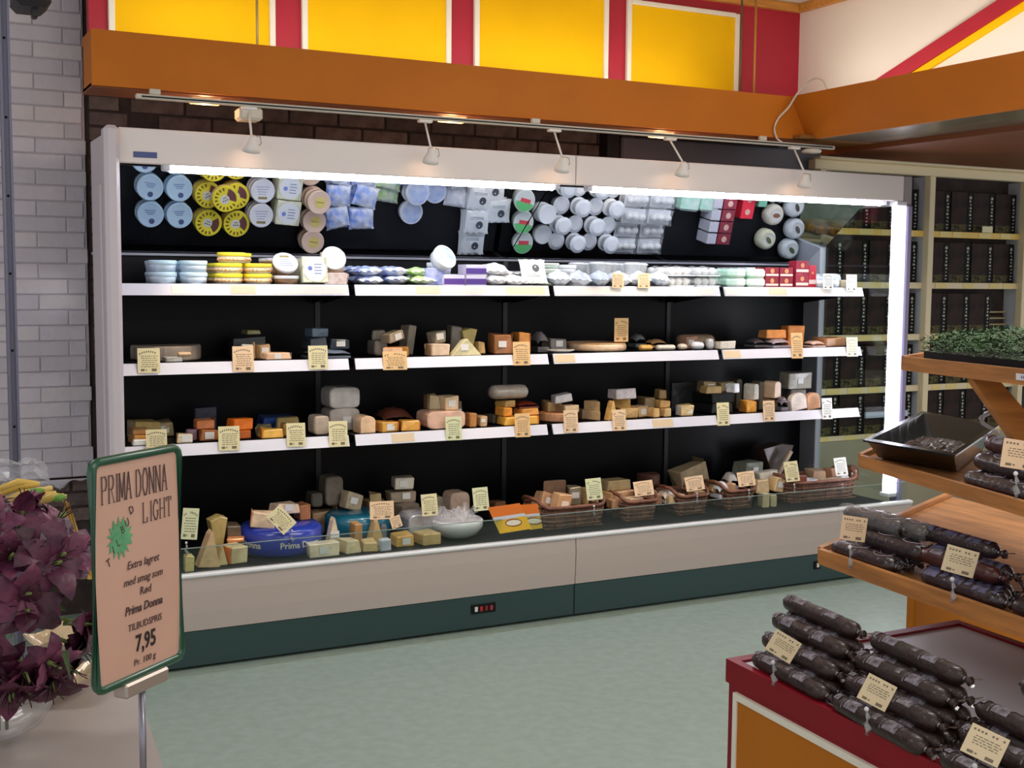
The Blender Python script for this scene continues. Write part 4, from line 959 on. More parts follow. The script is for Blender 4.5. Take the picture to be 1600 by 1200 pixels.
def grid_lab(kind, cols, rows, lays, where):
    out = []
    def nm(i, n, names): return names[i] if n > 1 else ''
    for ci, x in enumerate(cols):
        for ri, (y, nl) in enumerate(rows):
            for l in range(nl):
                t = kind+', '+' '.join(s for s in (('top ' if l == nl-1 else 'lower ' if l == 0 else 'middle ') if nl > 1 else '', ) if s)
                t += ORD[ri]+' row'+(' of the '+('left' if ci == 0 else 'right' if ci == len(cols)-1 else 'middle')+' column' if len(cols) > 1 else '')
                out.append((ci, ri, l, x, y, t.replace('  ', ' ')+', '+where))
    return out
# light blue tubs
t = tub('cheese_tub', .0565, .046, 'cfe2f6', 'cbe8fa', 'tub', 'light blue tubs on the top shelf')
pr = disc(.012, .006, .028, .0452, el=1); kid(t, pr.build('emblem', mat('44507a', .4), t))
j = MB(); [j.box(-.026+.006*k, -.020+k*.008, .0449, .022-.004*k, -.0165+k*.008, .0453) for k in range(3)]; kid(t, j.build('lid_print', mat('6f86b4', .4), t))
G = grid_lab('light blue tub', (1.022, 1.145), ((4.995, 2), (5.113, 2), (5.230, 2)), 2, 'left end of top shelf')
rep(t, [(x+(.0 if r else -.02)+.006*r, y, TZ+.047*l, random.uniform(-.3, .3), lb) for ci, r, l, x, y, lb in G])
# yellow and brown boxes
t = tub('cheese_box', .0585, .042, 'e9e2cf', 'f0dc30', 'cheese box', 'yellow lidded round boxes on the top shelf', .4)
kid(t, disc(.046, 0, 0, .0412, 8, a0=-.9, a1=.75).build('brown_sector', mat('5c3230', .4), t))
kid(t, disc(.021, -.006, 0, .0416, 14).build('white_centre', mat('efeadc', .4), t))
j = MB(); [j.box(-.016+.009*k, .002, .0417, -.011+.009*k, .008, .0421) for k in range(3)]; j.box(-.012, -.008, .0417, .006, -.005, .0421); kid(t, j.build('dark_marks', INK, t))
rp = MB(); n = 11
for k in range(n):
    a = 1.1+k*.38; a_, b_ = .050, .036
    rp.add([(a_*cos(a-.09), a_*sin(a-.09), .0414), (a_*cos(a+.09), a_*sin(a+.09), .0414), (b_*cos(a+.09), b_*sin(a+.09), .0414), (b_*cos(a-.09), b_*sin(a-.09), .0414)], [(0, 1, 2, 3)])
kid(t, rp.build('ring_lettering', mat('6a5410', .4), t))
kid(t, MB().lathe([(.0578, .008), (.0580, .008), (.0580, .020), (.0578, .020)], 28).build('red_band', mat('d0742c', .4, .8, 120, c2='f0e0b0'), t))
G = grid_lab('yellow lidded round box', (1.278, 1.402), ((5.005, 2), (5.137, 2), (5.262, 2)), 2, 'left of top shelf')
rep(t, [(x+.008*r-.008, y, TZ+.043*l, random.uniform(-.5, .5), lb) for ci, r, l, x, y, lb in G]+[(1.285, 5.01, TZ+.087, .2, 'yellow lidded round box alone on top of the front row, top shelf'), (1.345, 5.142, TZ+.087, -.5, 'yellow lidded round box alone on top of the second row, top shelf')])
# white lidded wood boxes
t = tub('cheese_box', .054, .036, '8a6a4c', 'f2f0f4', 'cheese box', 'white lidded wooden boxes on the top shelf')
kid(t, MB().box(-.020, .025, .0348, .020, .036, .0354).build('gold_bar', mat('8a7c48', .4), t))
j = MB(); [j.box(-.03+.003*k, -.02+k*.011, .0348, .03-.005*k, -.0175+k*.011, .0353) for k in range(4)]; kid(t, j.build('lid_print', mat('8a8aa8', .4), t))
G = grid_lab('white lidded wooden box', (1.512,), ((4.995, 1), (5.105, 3), (5.215, 3)), 3, 'left half of top shelf')
rep(t, [(x, y, TZ+.037*l, 0, lb) for ci, r, l, x, y, lb in G])
o = dup(t); put(o, (1.505, 5.005, TZ+.070), 0, R_(48)); o['label'] = 'white lidded wooden box leaning towards the viewer on another'
# square boxes
t = tag(MB().box(-.055, -.055, 0, .055, .055, .036, b=.002).build('cheese_box', mat('d9d8b8', .4, .3, 30)), '-', 'cheese box', 'square boxes on the top shelf')
kid(t, disc(.050, 0, 0, .0365, 24).build('round_label', mat('f6f6f6', .3), t))
kid(t, disc(.010, -.022, .005, .0369, 10).build('blue_flower', mat('6a78b4', .4), t))
j = MB(); [j.box(-.004, .02-k*.013, .0367, .030-.004*(k % 2), .024-k*.013, .0371) for k in range(4)]; kid(t, j.build('lid_print', mat('7c86a8', .4), t))
G = grid_lab('square box with round label', (1.635,), ((5.085, 3), (5.200, 3)), 3, 'left half of top shelf')
rep(t, [(x, y, TZ+.037*l, .03*l, lb) for ci, r, l, x, y, lb in G])
o = dup(t); put(o, (1.625, 4.988, TZ+.0565), 0, R_(80)); o['label'] = 'square box with round label standing upright facing the viewer'
# peach round boxes
t = tub('cheese_box', .054, .046, 'c0a488', 'e8c8b0', 'cheese box', 'peach lidded round boxes on the top shelf')
kid(t, disc(.026, .004, 0, .0455, 18).build('yellow_label', mat('d8c470', .4), t)); kid(t, MB().box(-.016, -.003, .0457, .02, .001, .0460).build('lid_print', mat('8a7440', .4), t))
G = grid_lab('peach lidded round box', (1.765,), ((5.030, 1), (5.140, 3), (5.240, 2), (5.335, 2)), 3, 'end of first section, top shelf')
rep(t, [(x-(.02 if r == 0 else 0), y, TZ+.047*l, .1, lb) for ci, r, l, x, y, lb in G])
t2 = tub('cheese_box', .054, .03, 'b08868', 'f6f2f2', 'cheese box', None); put(t2, (1.715, 4.998, TZ+.102), 0, R_(66)); t2['label'] = 'round box with bright white lid propped up facing the viewer'
j = MB(); [j.box(-.014, .006-k*.008, .0287, .014, .009-k*.008, .0291) for k in range(3)]; j.build('lid_print', mat('b8a8b8', .4), t2)
o = tag(MB().box(-.05, -.05, 0, .05, .05, .05, b=.002).build('cheese_box', mat('d8b8a8', .4, .5, 40, c2='f0e0d8')), 'pink and white patterned box under the propped white lid', 'cheese box'); put(o, (1.715, 5.0, TZ)); 
# crumpled bags
def pillow(w, d, h, seed, crimp=.16):
    random.seed(seed); j = MB(); ph = random.random()*6
    for sgn in (1, -1):
        def fn(u, v):
            e = max(0, sin(pi*v))**.5*max(0, sin(pi*u))**.45
            flare = 1+.12*(abs(v-.5)*2)**6
            return ((u-.5)*w*flare, (v-.5)*d, h/2+sgn*h/2*e*(1+.18*sin(u*11+ph)*sin(v*9+ph)) + (.004*sin(u*23+ph) if v < .08 or v > .92 else 0))
        j.grid(fn, 12, 12, smooth=False)
    return j
def bag(name, w, d, h, c, c2, cat, group, seed=1, var=.5, sc=18):
    return tag(pillow(w, d, h, seed).build(name, mat(c, .3, var, sc, c2=c2, coat=.4)), '-', cat, group)
def place_bags(t, lst, pre, where):
    for i, (x, y, l, rz) in enumerate(lst):
        o = t if i == 0 else dup(t); put(o, (x, y, TZ+l), rz, random.uniform(-.06, .06), random.uniform(-.05, .05))
        o['label'] = '%s, %s from left, %s row, %s' % (pre, ORD[i % 3], ORD[i//3], where)
t = bag('cheese_bag', .115, .10, .042, 'f8fafd', '5a7cc6', 'bag', 'blue and white bags on the top shelf', 2)
j = MB(); 
b2 = []
for y in (5.02, 5.12, 5.225):
    for x in (1.885, 2.005):
        for l in (0, .038): b2.append((x+random.uniform(-.008, .008), y, l, random.uniform(-.25, .25)))
for i, (x, y, l, rz) in enumerate(b2):
    o = t if i == 0 else dup(t); put(o, (x, y, TZ+l), rz, random.uniform(-.1, .1), random.uniform(-.08, .08))
    o['label'] = 'blue and white bag, %s %s row, %s side, start of second section' % ('upper' if l else 'lower', ORD[i//4], 'left' if x < 1.95 else 'right')
t = bag('cheese_bag', .12, .10, .040, 'f0f4ea', '8fbf50', 'bag', 'green and white bags on the top shelf', 5)
for i, (x, y, l) in enumerate(((2.125, 5.0, 0), (2.13, 5.10, 0), (2.125, 5.03, .038))):
    o = t if i == 0 else dup(t); put(o, (x, y, TZ+l), .1*i); o['label'] = 'green and white bag, %s of three beside the blue lids, top shelf' % ORD[i]
# blue lids with white rims
t = tub('cheese_tub', .0575, .05, 'dfe4f2', 'f4f6fa', 'tub', 'blue topped tubs on the top shelf')
kid(t, disc(.050, 0, 0, .0495, 24).build('blue_print', mat('8fa6d8', .4, .6, 14, c2='dfe6f6'), t))
G = grid_lab('white rimmed tub with blue lid', (2.255,), ((5.088, 2), (5.190, 1)), 2, 'second section, top shelf')
rep(t, [(x+.0, y, TZ+.051*l+(.05 if r else 0)*0, 0, lb) for ci, r, l, x, y, lb in G])
o = dup(t); put(o, (2.368, 5.085, TZ+.0), .5); o['label'] = 'white rimmed tub with blue lid right of the stacked pair'
o = dup(t); put(o, (2.215, 4.995, TZ+.105), .3, R_(62)); o['label'] = 'white rimmed tub with blue lid propped up at the front'
o = tag(MB().box(-.045, -.045, 0, .045, .045, .075, b=.003).build('carton', mat('7c8ed0', .4, .5, 20, c2='c0c8ee')), 'blue square carton under the propped tub, top shelf', 'carton'); put(o, (2.185, 5.01, TZ))
# purple boxes
t = tag(MB().box(-.05, -.045, 0, .05, .045, .046, b=.002).build('carton', mat('e6def0', .35)), '-', 'carton', 'purple and white cartons on the top shelf')
kid(t, MB().box(-.0505, -.0455, .004, .0505, -.044, .030).build('purple_band', mat('5a3c8e', .4), t))
for i, (x, y, z) in enumerate(((2.265, 4.985, 0), (2.372, 4.985, 0), (2.372, 4.985, .047))):
    o = t if i == 0 else dup(t); put(o, (x, y, TZ+z)); o['label'] = 'purple and white carton, '+('left one', 'lower of the right pair', 'upper of the right pair')[i]+', second section of top shelf'
t = bag('cheese_bag', .12, .11, .05, 'f8f8fc', 'd0d4dc', 'bag', 'plain white bags on the top shelf', 8)
for i, (x, y, l, rz) in enumerate(((2.485, 4.99, 0, .1), (2.58, 4.995, .0, .1), (2.485, 5.0, .051, -.2), (2.485, 5.11, 0, .1))):
    o = t if i == 0 else dup(t); put(o, (x, y, TZ+l), rz, .1*i); o['label'] = 'plain white bag, %s one between purple cartons and logo packets' % ORD[i]
# packets with dark round logo
t = tag(pillow(.125, .118, .022, 4).build('cheese_packet', mat('f2f6f8', .3, .08, 20, coat=.5)), '-', 'packet', 'white packets with round dark logos on the top shelf')
kid(t, disc(.019, .01, .012, .0225, 16).build('round_logo', mat('3a4048', .4), t)); j = MB(); [j.box(-.04, -.02-k*.008, .021, .03, -.017-k*.008, .0225) for k in range(2)]; kid(t, j.build('packet_print', mat('9aa6ac', .4), t))
G = [(2.598, 5.335, 0), (2.595, 5.225, .02), (2.598, 5.105, .04), (2.705, 5.165, .02), (2.66, 5.06, .04)]
for i, (x, y, l) in enumerate(G):
    for k in range(3 if l else 2):
        o = t if i == 0 and k == 0 else dup(t); put(o, (x+.003*k, y, TZ+k*.022+.001), random.uniform(-.08, .08)); o['label'] = 'white packet with dark round logo, %s pile, %s layer, top shelf' % (ORD[i], ORD[k])
o = dup(t); put(o, (2.675, 4.975, TZ+.062), -.05, R_(68)); o['label'] = 'white packet with dark round logo standing upright at the front'
# green and red lids
t = tub('cheese_tub', .056, .026, 'cfe2cf', 'eef4ee', 'tub', 'tubs with green and red lids on the top shelf')
kid(t, disc(.052, 0, 0, .0257, 16, a0=pi*.06, a1=pi*.94).build('green_sector', mat('5cb46a', .4), t)); kid(t, MB().box(-.026, -.012, .0256, .030, .008, .0262).build('red_word', mat('c23a44', .4), t))
for i, (x, y, n_) in enumerate(((2.885, 5.325, 2), (2.868, 5.215, 3), (2.855, 5.10, 4))):
    for k in range(n_):
        o = t if i == 0 and k == 0 else dup(t); put(o, (x-.010*k, y, TZ+.027*k), .1*k-.1); o['label'] = 'green and red lidded tub, %s layer of the %s pile' % (ORD[k], ('back', 'middle', 'front')[i])
# white tubs and cups
t = tub('cheese_tub', .05, .05, 'f2f4f6', 'fafbfc', 'tub', 'plain white tubs on the top shelf')
for i, (x, y, n_) in enumerate(((2.985, 5.28, 1), (2.965, 5.165, 2), (2.92, 5.0, 1))):
    for k in range(n_):
        o = t if i == 0 and k == 0 else dup(t); put(o, (x, y, TZ+.051*k)); o['label'] = 'plain white tub, %s layer, %s of the group beside the mirror joint' % (ORD[k], ('back', 'middle', 'front')[i])
cup = MB().lathe([(.036, 0), (.042, .045), (.047, .047), (.047, .050), (.043, .050), (.038, .056), (0, .057)], 18).build('cheese_cup', mat('f4f8fa', .2, .1, 26, coat=.5)); tag(cup, '-', 'cup', 'clear cups on the top shelf')
kid(cup, disc(.030, 0, 0, .0577, 16).build('cup_label', mat('fafafa', .3), cup))
first = True
for xi, x in enumerate((3.06, 3.16, 3.26, 3.36)):
    for yi, y in enumerate((5.03, 5.125, 5.22, 5.31)):
        o = cup if first else dup(cup); first = False; put(o, (x+random.uniform(-.008, .008), y, TZ), random.random()*3); o['label'] = 'clear topped cup, %s column and %s row, third section of top shelf' % (ORD[xi], ORD[yi])
        if (xi+yi) % 2 == 0:
            o = dup(cup); put(o, (x, y, TZ+.0585), random.random()); o['label'] = 'clear topped cup stacked on %s column, %s row, top shelf' % (ORD[xi], ORD[yi])
t = bag('cheese_bag', .11, .075, .07, 'eef2fa', 'b8c4d8', 'bag', 'silvery crumpled bags on the top shelf', 12)
for i, (x, y, rz) in enumerate(((2.81, 4.975, .2), (2.92, 4.975, -.3), (3.03, 4.97, .5), (3.14, 4.975, 0), (3.26, 4.97, -.4), (3.37, 4.975, .3))):
    o = t if i == 0 else dup(t); put(o, (x, y, TZ), rz, .1, .1*(i % 2)); o['label'] = 'silvery crumpled bag, %s from left along the front, third section' % ORD[i]
# ball packs
t = empty('ball_pack'); tag(t, '-', 'pack', 'clear packs of white balls on the top shelf')
kid(t, MB().box(-.07, -.04, 0, .07, .04, .006, b=.002).build('tray', mat('f4f6f8', .3), t))
for k in range(3): kid(t, MB().lathe([(0, 0), (.014, .003), (.021, .014), (.021, .024), (.014, .036), (0, .040)], 14, 0, Matrix.Translation((-.042+.042*k, 0, .005))).build('cheese_ball', mat('f4f4f0', .3, .05, 20), t))
kid(t, pillow(.142, .084, .05, 21).build('film', FILM, t))
first = True
for xi, x in enumerate((3.50, 3.66)):
    for yi, y in enumerate((4.985, 5.075, 5.165, 5.25, 5.335)):
        for l in range(2 if yi < 3 else 1):
            o = t if first else dup(t); first = False; put(o, (x, y, TZ+.051*l), random.uniform(-.06, .06)); o['label'] = 'clear pack of white balls, %s column, %s row, %s layer, top shelf' % (('left', 'right')[xi], ORD[yi], ('lower', 'upper')[l])
t = tag(MB().box(-.06, -.045, 0, .06, .045, .045, b=.012).build('cheese_pack', mat('eef6f0', .3, .3, 14, c2='a8dcc0', coat=.3)), '-', 'pack', 'white and mint packs on the top shelf')
first = True
for xi, x in enumerate((3.83, 3.955)):
    for yi, y in enumerate((4.985, 5.078)):
        for l in range(2):
            o = t if first else dup(t); first = False; put(o, (x, y, TZ+.046*l), .05*l); o['label'] = 'white and mint pack, %s column, %s row, %s layer, top shelf' % (('left', 'right')[xi], ('front', 'back')[yi], ('lower', 'upper')[l])
# dark red cartons
def red_carton(w, d, h, c, group):
    t = tag(MB().box(-w/2, -d/2, 0, w/2, d/2, h, b=.0015).build('carton', mat(c, .4)), '-', 'carton', group)
    kid(t, disc(w*.2, 0, 0, h+.0006, 12).build('gold_emblem', mat('d8b4a0', .4), t)); kid(t, MB().box(-w/2+.002, -d/2-.0008, h*.15, w/2-.002, -d/2, h*.35).build('pale_stripe', mat('e6d0c8', .4), t)); 
    kid(t, disc(w*.15, 0, 0, 0, 10).build('front_emblem', mat('c88c60', .4), t)); KIDS[t.name][-1].matrix_local = Matrix.Translation((0, -d/2-.0009, h*.65)) @ Matrix.Rotation(pi/2, 4, 'X'); return t
t = red_carton(.085, .06, .05, '7a1f30', 'dark red cartons on the top shelf')
i = 0
for yi, y in enumerate((5.07, 5.135, 5.20, 5.265)):
    for l in range(2):
        o = t if i == 0 else dup(t); put(o, (4.075, y, TZ+.051*l)); o['label'] = 'dark red carton, %s row from front, %s layer, fourth section' % (ORD[yi], ('lower', 'upper')[l]); i += 1
    o = tag(MB().box(-.03, -.028, 0, .03, .028, .10, b=.0015).build('carton', mat('c9c8d0', .4)), 'grey-white carton side by the dark red ones, %s from front' % ORD[yi], 'carton', 'grey-white cartons on the top shelf'); put(o, (3.995, y, TZ))
for k, (x, z) in enumerate(((4.06, 0), (4.06, .05), (4.15, 0), (4.15, .05))):
    o = dup(t); put(o, (x, 4.98, TZ+z)); o['label'] = 'dark red carton at the front, %s column, %s one, fourth section' % (('left', 'right')[x > 4.1], ('lower', 'upper')[z > 0])
    if x > 4.1: o.location.x = 4.153
t3 = red_carton(.085, .06, .068, '8c1f34', 'tall red cartons on the top shelf')
for k, z in enumerate((0, .069)):
    o = t3 if k == 0 else dup(t3); put(o, (4.262, 4.985, TZ+z)); o['label'] = 'tall red carton with emblem, %s of two, fourth section of top shelf' % ('lower', 'upper')[k]
t = red_carton(.05, .05, .115, 'b4142e', None); put(t, (4.335, 4.985, TZ)); t['label'] = 'bright red narrow carton right of the tall red ones'
t = red_carton(.085, .075, .055, 'd8283c', 'bright red flat cartons on the top shelf')
for k, (x, y) in enumerate(((4.235, 5.12), (4.18, 5.05), (4.235, 5.05))):
    if k == 1: continue
    o = t if k == 0 else dup(t); put(o, (x, y, TZ+(.05 if k == 0 else 0)*0+.0)); o['label'] = 'bright red flat carton, %s of two behind the tall red ones' % ('back', '', 'front')[k]
o = tag(MB().box(-.03, -.03, 0, .03, .03, .05, b=.004).build('carton', mat('8fd8b0', .4)), 'mint green carton behind the red cartons, top shelf', 'carton'); put(o, (4.335, 5.06, TZ))
# paper-wrapped round cheeses lying face up
def paperround(c, s, lab, x, y, z=0):
    r = .058; j = MB(); n = 20
    for k in range(1): pass
    o = j.lathe([(r*.8, 0), (r, .015), (r*1.02, .05), (r*.93, .066), (r*.6, .074), (r*.55, .070), (0, .069)], n).build('paper_round', mat(c, .5, .12, 30, .6, bscale=30)); put(o, (x, y, TZ+z), random.random()); tag(o, lab, 'cheese', 'paper-wrapped round cheeses on the top shelf')
    disc(.026, 0, 0, .0745, 14, el=.5).build('label', mat(s, .5), o); disc(.036, 0, 0, .0715, 18).build('paper_disc', mat('efeee6', .5), o)
    return o
paperround('e2dcc8', '7c5438', 'paper-wrapped round cheese with brown label, nearest the red cartons', 4.425, 5.13)
paperround('dfe4e4', '4c5048', 'grey-white paper-wrapped round cheese at the front right', 4.56, 5.08)
paperround('d8d8b8', '6c6a40', 'cream paper-wrapped round cheese at the back left', 4.405, 5.27)
paperround('dce0e2', '5c5c60', 'grey-white paper-wrapped round cheese in the middle right', 4.595, 5.205)
paperround('d6dedc', '4c6440', 'grey-white paper-wrapped round cheese with green label at the back', 4.585, 5.325)
t = MB().lathe([(.02, 0), (.026, .004), (.027, .05), (.022, .056), (0, .057)], 14).build('small_jar', mat('d8e6f0', .2, .2, 30, coat=.5)); tag(t, '-', 'jar', 'small pale jars on the top shelf'); kid(t, MB().lathe([(.0272, .012), (.0275, .012), (.0275, .036), (.0272, .036)], 14).build('jar_label', mat('f2f2f2', .4), t))
for k in range(6):
    o = t if k == 0 else dup(t); put(o, (4.39+.053*(k % 3)+(.0 if k < 3 else .01), 4.975+.06*(k//3), TZ)); o['label'] = 'small pale jar, %s from left in the %s row, right end of top shelf' % (ORD[k % 3], ('front', 'back')[k//3])
for k, x in enumerate((4.56, 4.62)):
    o = tag(MB().box(-.022, -.02, 0, .022, .02, .04, b=.003).build('small_box', mat(('e0d2b0', 'e8e2d8')[k], .4)), ('cream', 'white')+() if False else ('cream', 'white')[k]+' small box at the right end of the top shelf', 'box'); put(o, (x, 4.985, TZ))

# ================================================================== SAUSAGE TABLE AND WOODEN RACK ON THE RIGHT
REDT = mat('86101f', .4, .06, 5, spec=.25); ORT = mat('bc6f18', .55, .05, 4, spec=.2)
def shop_table(name, FL, FR, NL, NR, zt, label):
    r = empty(name, (0, 0, 0)); tag(r, label, 'table')
    def q2(u, v, z): 
        a = Vector(FL).lerp(Vector(FR), u); b = Vector(NL).lerp(Vector(NR), u); p = a.lerp(b, v); return (p.x, p.y, z)
    def slab(nm, u0, u1, v0, v1, z0, z1, m):
        vs = [q2(u, v, z) for z in (z0, z1) for v in (v0, v1) for u in (u0, u1)]
        return MB().add(vs, [(0, 1, 3, 2), (4, 6, 7, 5), (0, 4, 5, 1), (2, 3, 7, 6), (0, 2, 6, 4), (1, 5, 7, 3)]).build(nm, m, r)
    slab('table_top', .03, .97, .02, .98, zt-.03, zt-.006, mat('dcdcec', .35, .03, 8))
    for nm, a in (('rim', (0, .03, 0, 1)), ('rim', (.97, 1, 0, 1)), ('rim', (.03, .97, 0, .02)), ('rim', (.03, .97, .98, 1))): slab(nm, *a, zt-.05, zt, REDT)
    slab('cabinet', .006, .994, .006, .994, .02, zt-.05, REDT)
    # left face: white moulding round an orange panel
    L = (Vector(NL)-Vector(FL)).length; m0 = .035/L; mw = .014/L
    def face(u, v0, v1, z0, z1, m, nm): slab(nm, -u, .007, v0, v1, z0, z1, m)
    top = zt-.062
    face(.008, m0, 1-m0, top-.014, top, WTRIM, 'moulding'); face(.008, m0, 1-m0, .10, .114, WTRIM, 'moulding')
    face(.008, m0, m0+mw, .114, top-.014, WTRIM, 'moulding'); face(.008, 1-m0-mw, 1-m0, .114, top-.014, WTRIM, 'moulding')
    face(.003, m0+mw, 1-m0-mw, .114, top-.014, ORT, 'orange_panel'); return r
shop_table('display_table', (1.572, 2.035), (2.256, 2.035), (1.505, .75), (2.18, .75), .70, 'dark red display table with orange side panel under the salamis')
p = aY(1427, 970, 2.46)
r2 = empty('orange_partition', (0, 0, 0)); tag(r2, 'orange panel board standing behind the red table under the rack', 'panel')
MB().box(p.x, 2.455, .0, p.x+.74, 2.49, .77, b=.004).build('board', ORT, r2); MB().box(p.x+.02, 2.44, .0, p.x+.72, 2.51, .03).build('foot', REDT, r2)
PINE = mat('b8783c', .5, .22, 5, .15, coat=.15, stretch=(1.2, 1.2, 9)); PINE2 = mat('a9713e', .55, .25, 5, .15, stretch=(9, 1.2, 1))
rack = empty('wooden_rack', (0, 0, 0)); tag(rack, 'stepped pine rack holding salamis, black tray and herbs at the right', 'rack')
def hull(vs8, nm, m, par): return MB().add(vs8, [(0, 1, 3, 2), (4, 6, 7, 5), (0, 4, 5, 1), (2, 3, 7, 6), (0, 2, 6, 4), (1, 5, 7, 3)]).build(nm, m, par)
RAILS = {}
for nm, a, b, z, hh, dp in (('low', (1279, 858), (1600, 969.6), .90, .034, .95), ('mid', (1343, 711), (1600, 784), 1.10, .028, .56), ('top', (1411, 557), (1600, 577), 1.33, .032, .36)):
    A = aZ(*a, z); B = aZ(*b, z); d = (B-A).normalized(); nrm = Vector((-d.y, d.x, 0)); 
    nrm = Vector({'low': (.90, .43, 0), 'mid': (.85, .53, 0), 'top': (.87, .48, 0)}[nm]).normalized()
    E_ = A+d*1.25; RAILS[nm] = (A, d, nrm, z)
    hull([P+nrm*t+Vector((0, 0, k)) for k in (-hh, 0) for P in (A, E_) for t in (0, .018)], 'rail', PINE, rack)
    hull([P+nrm*t+Vector((0, 0, k)) for k in (-.026, -.012) for P in (A+d*.004, E_) for t in (.019, dp)], 'shelf_board', PINE2, rack)
    hull([A-d*.016+nrm*t+Vector((0, 0, k))+d*s for k in (-hh, 0) for s in (0, .018) for t in (.02, dp)], 'end_rail', PINE, rack)
# supports
A, d, nrm, z = RAILS['low']
for s in (.62, 1.1):
    P = A+d*s+nrm*.10; hull([P+d*t+nrm*u+Vector((0, 0, k-z)) for k in (.70, .87) for t in (0, .03) for u in (0, .16 if k < .8 else .28)], 'foot', PINE, rack)
for s in (.85, 1.15):
    P = A+d*s+nrm*.47; hull([P+d*t+nrm*u+Vector((0, 0, k-z)) for k in (.70, 1.33) for t in (0, .03) for u in (0, .03)], 'post', PINE, rack)
br = [aD(1512, 596, 2.62), aD(1552, 596, 2.62), aD(1640, 700, 2.5), aD(1585, 700, 2.5)]
MB().quad([br[3], br[2], br[1], br[0]], .018).build('brace', PINE, rack)
def prx(p): v = Vector(p)-C0; return 800+FPX*v.dot(rgt)/v.dot(fwd)
def rdepth(nm, x):
    A, d, nrm, z = RAILS[nm]; lo, hi = -.3, 1.2
    for _ in range(40):
        m_ = (lo+hi)/2
        if prx(A+d*m_) < x: lo = m_
        else: hi = m_
    return depth(A+d*lo)
DL, DR = rdepth('top', 1588)-.004, rdepth('top', 1612)-.004
o = MB().quad([aD(1588, 583, DL), aD(1588, 593.5, DL), aD(1612, 596, DR), aD(1612, 586, DR)], .001).build('rail_label', mat('ece8f0', .4)); tag(o, 'small white label with purple letters on the top rack rail', 'label')
me = text_mesh('HI', .010); me.materials.append(mat('3a2a78', .5)); t = bpy.data.objects.new('lettering', me); COL.objects.link(t); t.parent = o
t.matrix_world = Matrix.Translation(aD(1599, 592, (DL+DR)/2-.004)) @ cam.matrix_world.to_3x3().to_4x4()
# ---- salamis
SKIN = mat('2b1917', .45, .25, 30, .3, coat=.18, bscale=70); SKINR = mat('4a1c1a', .4, .25, 24, .3, coat=.3, bscale=60); SKIND = mat('2e1e22', .35, .3, 24, .4, coat=.4, bscale=60)
PRG = mat('8c8490', .5, .5, 90, c2='3c3034'); PRB = mat('6c6a8c', .45, .6, 70, c2='2a2030')
def salami(skin, pr, length, r=.0178, style='plain', film=False):
    L = length; prof = [(.002, -L*.5-.010), (.004, -L*.5-.004), (.0035, -L*.5), (r*.6, -L*.5+.004), (r*.92, -L*.5+.013), (r, -L*.5+.030), (r*1.02, 0), (r, L*.5-.030), (r*.92, L*.5-.013), (r*.55, L*.5-.004), (.0035, L*.5), (.006, L*.5+.008), (.009, L*.5+.014)]
    MX = Matrix.Rotation(pi/2, 4, 'Y')
    o = MB().lathe(prof, 16, M_=MX).build('salami', skin)
    def patch(x0, x1, a0, a1, nm, m, rr=1.04):
        j = MB(); j.grid(lambda u, v: (x0+(x1-x0)*u, sin(a0+(a1-a0)*v)*r*rr, cos(a0+(a1-a0)*v)*r*rr), 3, 7); return kid(o, j.build(nm, m, o))
    if style == 'plain':
        for c_ in (-.27, .17):
            patch(L*c_-.014, L*c_+.022, -1.3, 1.3, 'printed_patch', pr); patch(L*c_-.021, L*c_-.018, -1.5, 1.5, 'ring_print', PRG); patch(L*c_-.048, L*c_-.034, -.9, .9, 'printed_word', pr)
    elif style == 'blue':
        for c_ in (-.38, -.08, .22): patch(L*c_-.012, L*c_+.024, -1.5, 1.5, 'printed_patch', PRB); patch(L*c_+.032, L*c_+.046, -1.2, 1.2, 'printed_word', PRB)
    else:
        for c_ in (-.12, .26):
            j = MB(); pts = []
            for k in range(18):
                t = 2*pi*k/18; a = .95*sin(t); pts.append((L*c_+.026*cos(t), sin(a)*r*1.04, cos(a)*r*1.04))
            kid(o, j.tube(pts, .0009, 4, closed=True).build('oval_print', mat('b09aa4', .5), o)); patch(L*c_-.012, L*c_+.012, -.5, .5, 'printed_word', pr)
    kid(o, MB().cyl((L*.5-.001, 0, 0), (L*.5+.002, 0, 0), .0048, 8).build('metal_clip', STEEL, o))
    j = MB(); random.seed(4)
    for k in range(4):
        a = random.uniform(-.9, .9); b = random.uniform(-.9, .9); j.add([(L*.5+.004, 0, 0), (L*.5+.026, .014*a, .014*b), (L*.5+.022, .014*a+.007, .014*b+.005)], [(0, 1, 2)])
    kid(o, j.build('casing_end', mat('4a3a34', .3, coat=.6), o))
    if film:
        j = MB(); j.grid(lambda u, v: ((u-.5)*L*1.06, sin(v*2*pi)*r*(1.15+.07*sin(u*40+v*17)), cos(v*2*pi)*r*(1.15+.07*cos(u*33+v*23))), 16, 14, smooth=False); kid(o, j.build('film', glassy('ffffff', opaque=.07, rough=.12, ior=1.6), o))
    return o
first_s = {}
def put_salami(key, far, dirv, label, group, roll=0):
    st = {'plain': (SKIN, PRG, .252, .0178, 'plain'), 'oval': (SKIND, PRG, .215, .0178, 'oval'), 'film': (SKIND, PRG, .20, .019, 'oval', True), 'blue': (SKIND, PRB, .228, .0175, 'blue'), 'red': (SKINR, PRG, .222, .0175, 'plain')}[key]
    if key not in first_s: first_s[key] = o = salami(*st)
    else: o = dup(first_s[key])
    dv = Vector(dirv).normalized(); o.location = Vector(far)+dv*st[2]*.5
    o.rotation_euler = (Matrix.Rotation(math.atan2(dv.y, dv.x), 4, 'Z') @ Matrix.Rotation(roll, 4, 'X')).to_euler(); tag(o, label, 'salami', group); return o
DV = (-.11, -.99, 0)
